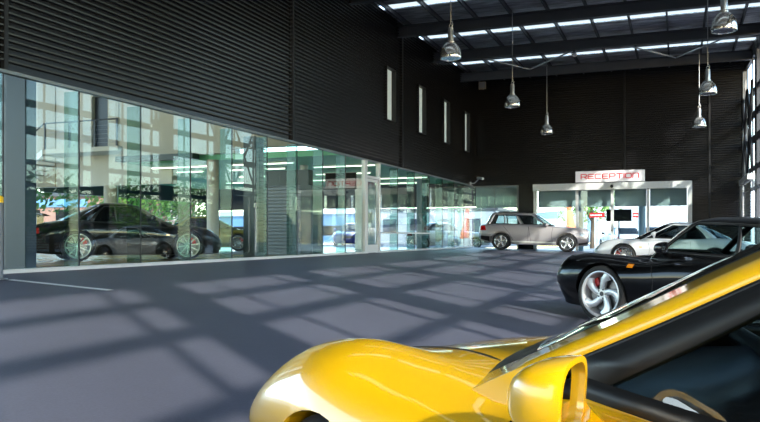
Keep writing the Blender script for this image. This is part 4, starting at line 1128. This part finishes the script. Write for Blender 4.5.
    for k in range(10):
        z=.7+k*.25; w=.75-.06*k; rows.append([(0,0,z),(w*.5,.03*math.sin(k),z+.01),(w,-.03*math.sin(k*1.3),z-.03)])
    m.grid(rows); m.build('cloth',M['orange'],t,smooth=True,solid=.006)
    # red banners on posts and a black television inside the reception
    for (px,z,w,l) in ((597,42,.8,'small red banner sign behind the reception glass left of the television'),(637,42,.45,'narrow red banner sign behind the reception glass right of the television')):
        x,y=cam2w((px-380)/760*z,z); t=empty('hanging_banner',(x,y,-.3),0,l,'sign')
        m=MB(); m.box(-w/2,w/2,-.03,.03,1.86,2.12); m.build('panel',M['red_sign'],t)
        m=MB(); m.box(-.02,.02,.03,.07,0,2.0); m.box(-.2,.2,-.1,.2,0,.02); m.build('stand',M['steel'],t)
        m=MB()
        for k in range(int(w/.09)): m.box(-w/2+.05+k*.08,-w/2+.10+k*.08,-.035,-.03,1.95,2.03)
        m.build('lettering',M['white'],t)
    x,y=cam2w((618-380)/760*35.2,35.2); t=empty('television',(x,y+.55,-.27),math.radians(3),'black flat television on a stand behind the reception glass','television')
    m=MB(); m.box(-.56,.56,-.04,.03,1.50,2.06); m.build('screen',M['screen'],t,bevel=.01)
    m=MB(); m.box(-.03,.03,.03,.09,0,1.8); m.box(-.3,.3,-.15,.25,0,.03); m.build('stand',M['steel'],t)
    x,y=cam2w((580-380)/760*36.5,36.5)
    for k,px in enumerate((580,642)):
        x,y=cam2w((px-380)/760*37,37); m=MB(); m.lathe([(0,-.3),(.17,-.3),(.17,3.2),(0,3.2)],18,(x,y,0)); S(m.build('trim_%d'%(140+k),M['bluegrey'],smooth=True))
    m=MB(); m.box(-9,2.6,YB+.26,YB+4.2,3.2,3.3); S(m.build('ceiling_reception',M['blind']))
    # hills on the horizon
    for k,(cx,cy,w,h) in enumerate(((-150,150,120,9),(-70,230,140,10),(40,260,150,8),(-210,40,120,10))):
        m=MB(); rows=[]; rnd=random.Random(k); ph=[rnd.uniform(0,6) for _ in range(4)]
        for j in range(41):
            u=j/40; hh=h*math.sin(PI*u)**.7*(.8+.2*math.sin(u*9+ph[0])+.08*math.sin(u*23+ph[1]))
            d=Vector((cy,-cx,0)).normalized(); p=Vector((cx,cy,0))+d*(u-.5)*w*2; n=Vector((cx,cy,0)).normalized()
            rows.append([tuple(p-n*20+Vector((0,0,-1))),tuple(p-n*6+Vector((0,0,hh*.7))),tuple(p+Vector((0,0,hh))),tuple(p+n*25+Vector((0,0,-1)))])
        m.grid(rows); S(m.build('floor_hill_%d'%k,M['hill'],smooth=True))
outside()
# ------------------------------------------------------------------ light, sky, camera
def lights():
    w=D.worlds.new('world'); SC.world=w; w.use_nodes=True; nt=w.node_tree; nt.nodes.clear()
    o=nt.nodes.new('ShaderNodeOutputWorld'); b=nt.nodes.new('ShaderNodeBackground'); s=nt.nodes.new('ShaderNodeTexSky'); s.sky_type='NISHITA'
    s.sun_disc=False; s.sun_elevation=math.radians(25); d=Vector((-.763,.647)); 
    s.sun_rotation=math.atan2(-d.x,-d.y)  # towards the sun
    s.dust_density=.35; s.air_density=1.0; b.inputs[1].default_value=.66
    nt.links.new(s.outputs[0],b.inputs[0]); nt.links.new(b.outputs[0],o.inputs[0])
    L=D.lights.new('sun','SUN'); L.energy=5.2; L.angle=math.radians(1.0); L.color=(1,.95,.87)
    q=D.objects.new('sun',L); COL.objects.link(q); v=Vector((-.763,.647,-.47)); q.rotation_euler=v.to_track_quat('-Z','Y').to_euler(); q.location=(20,-15,20)
lights()
cam=D.cameras.new('camera'); co=D.objects.new('camera',cam); COL.objects.link(co)
co.location=(0,0,EYE); co.rotation_euler=(PI/2,0,math.atan(298/760)); cam.lens=36; cam.sensor_width=36; cam.shift_y=25/760; cam.clip_end=1000; cam.clip_start=.03
SC.camera=co
vs=SC.view_settings; vs.view_transform='Standard'; vs.look='None'; vs.gamma=1; vs.use_curve_mapping=False; vs.exposure=.55
SC.cycles.transparent_max_bounces=32; SC.cycles.max_bounces=10; SC.cycles.caustics_reflective=False; SC.cycles.caustics_refractive=False; SC.cycles.sample_clamp_indirect=6
SC.cycles.use_denoising=True
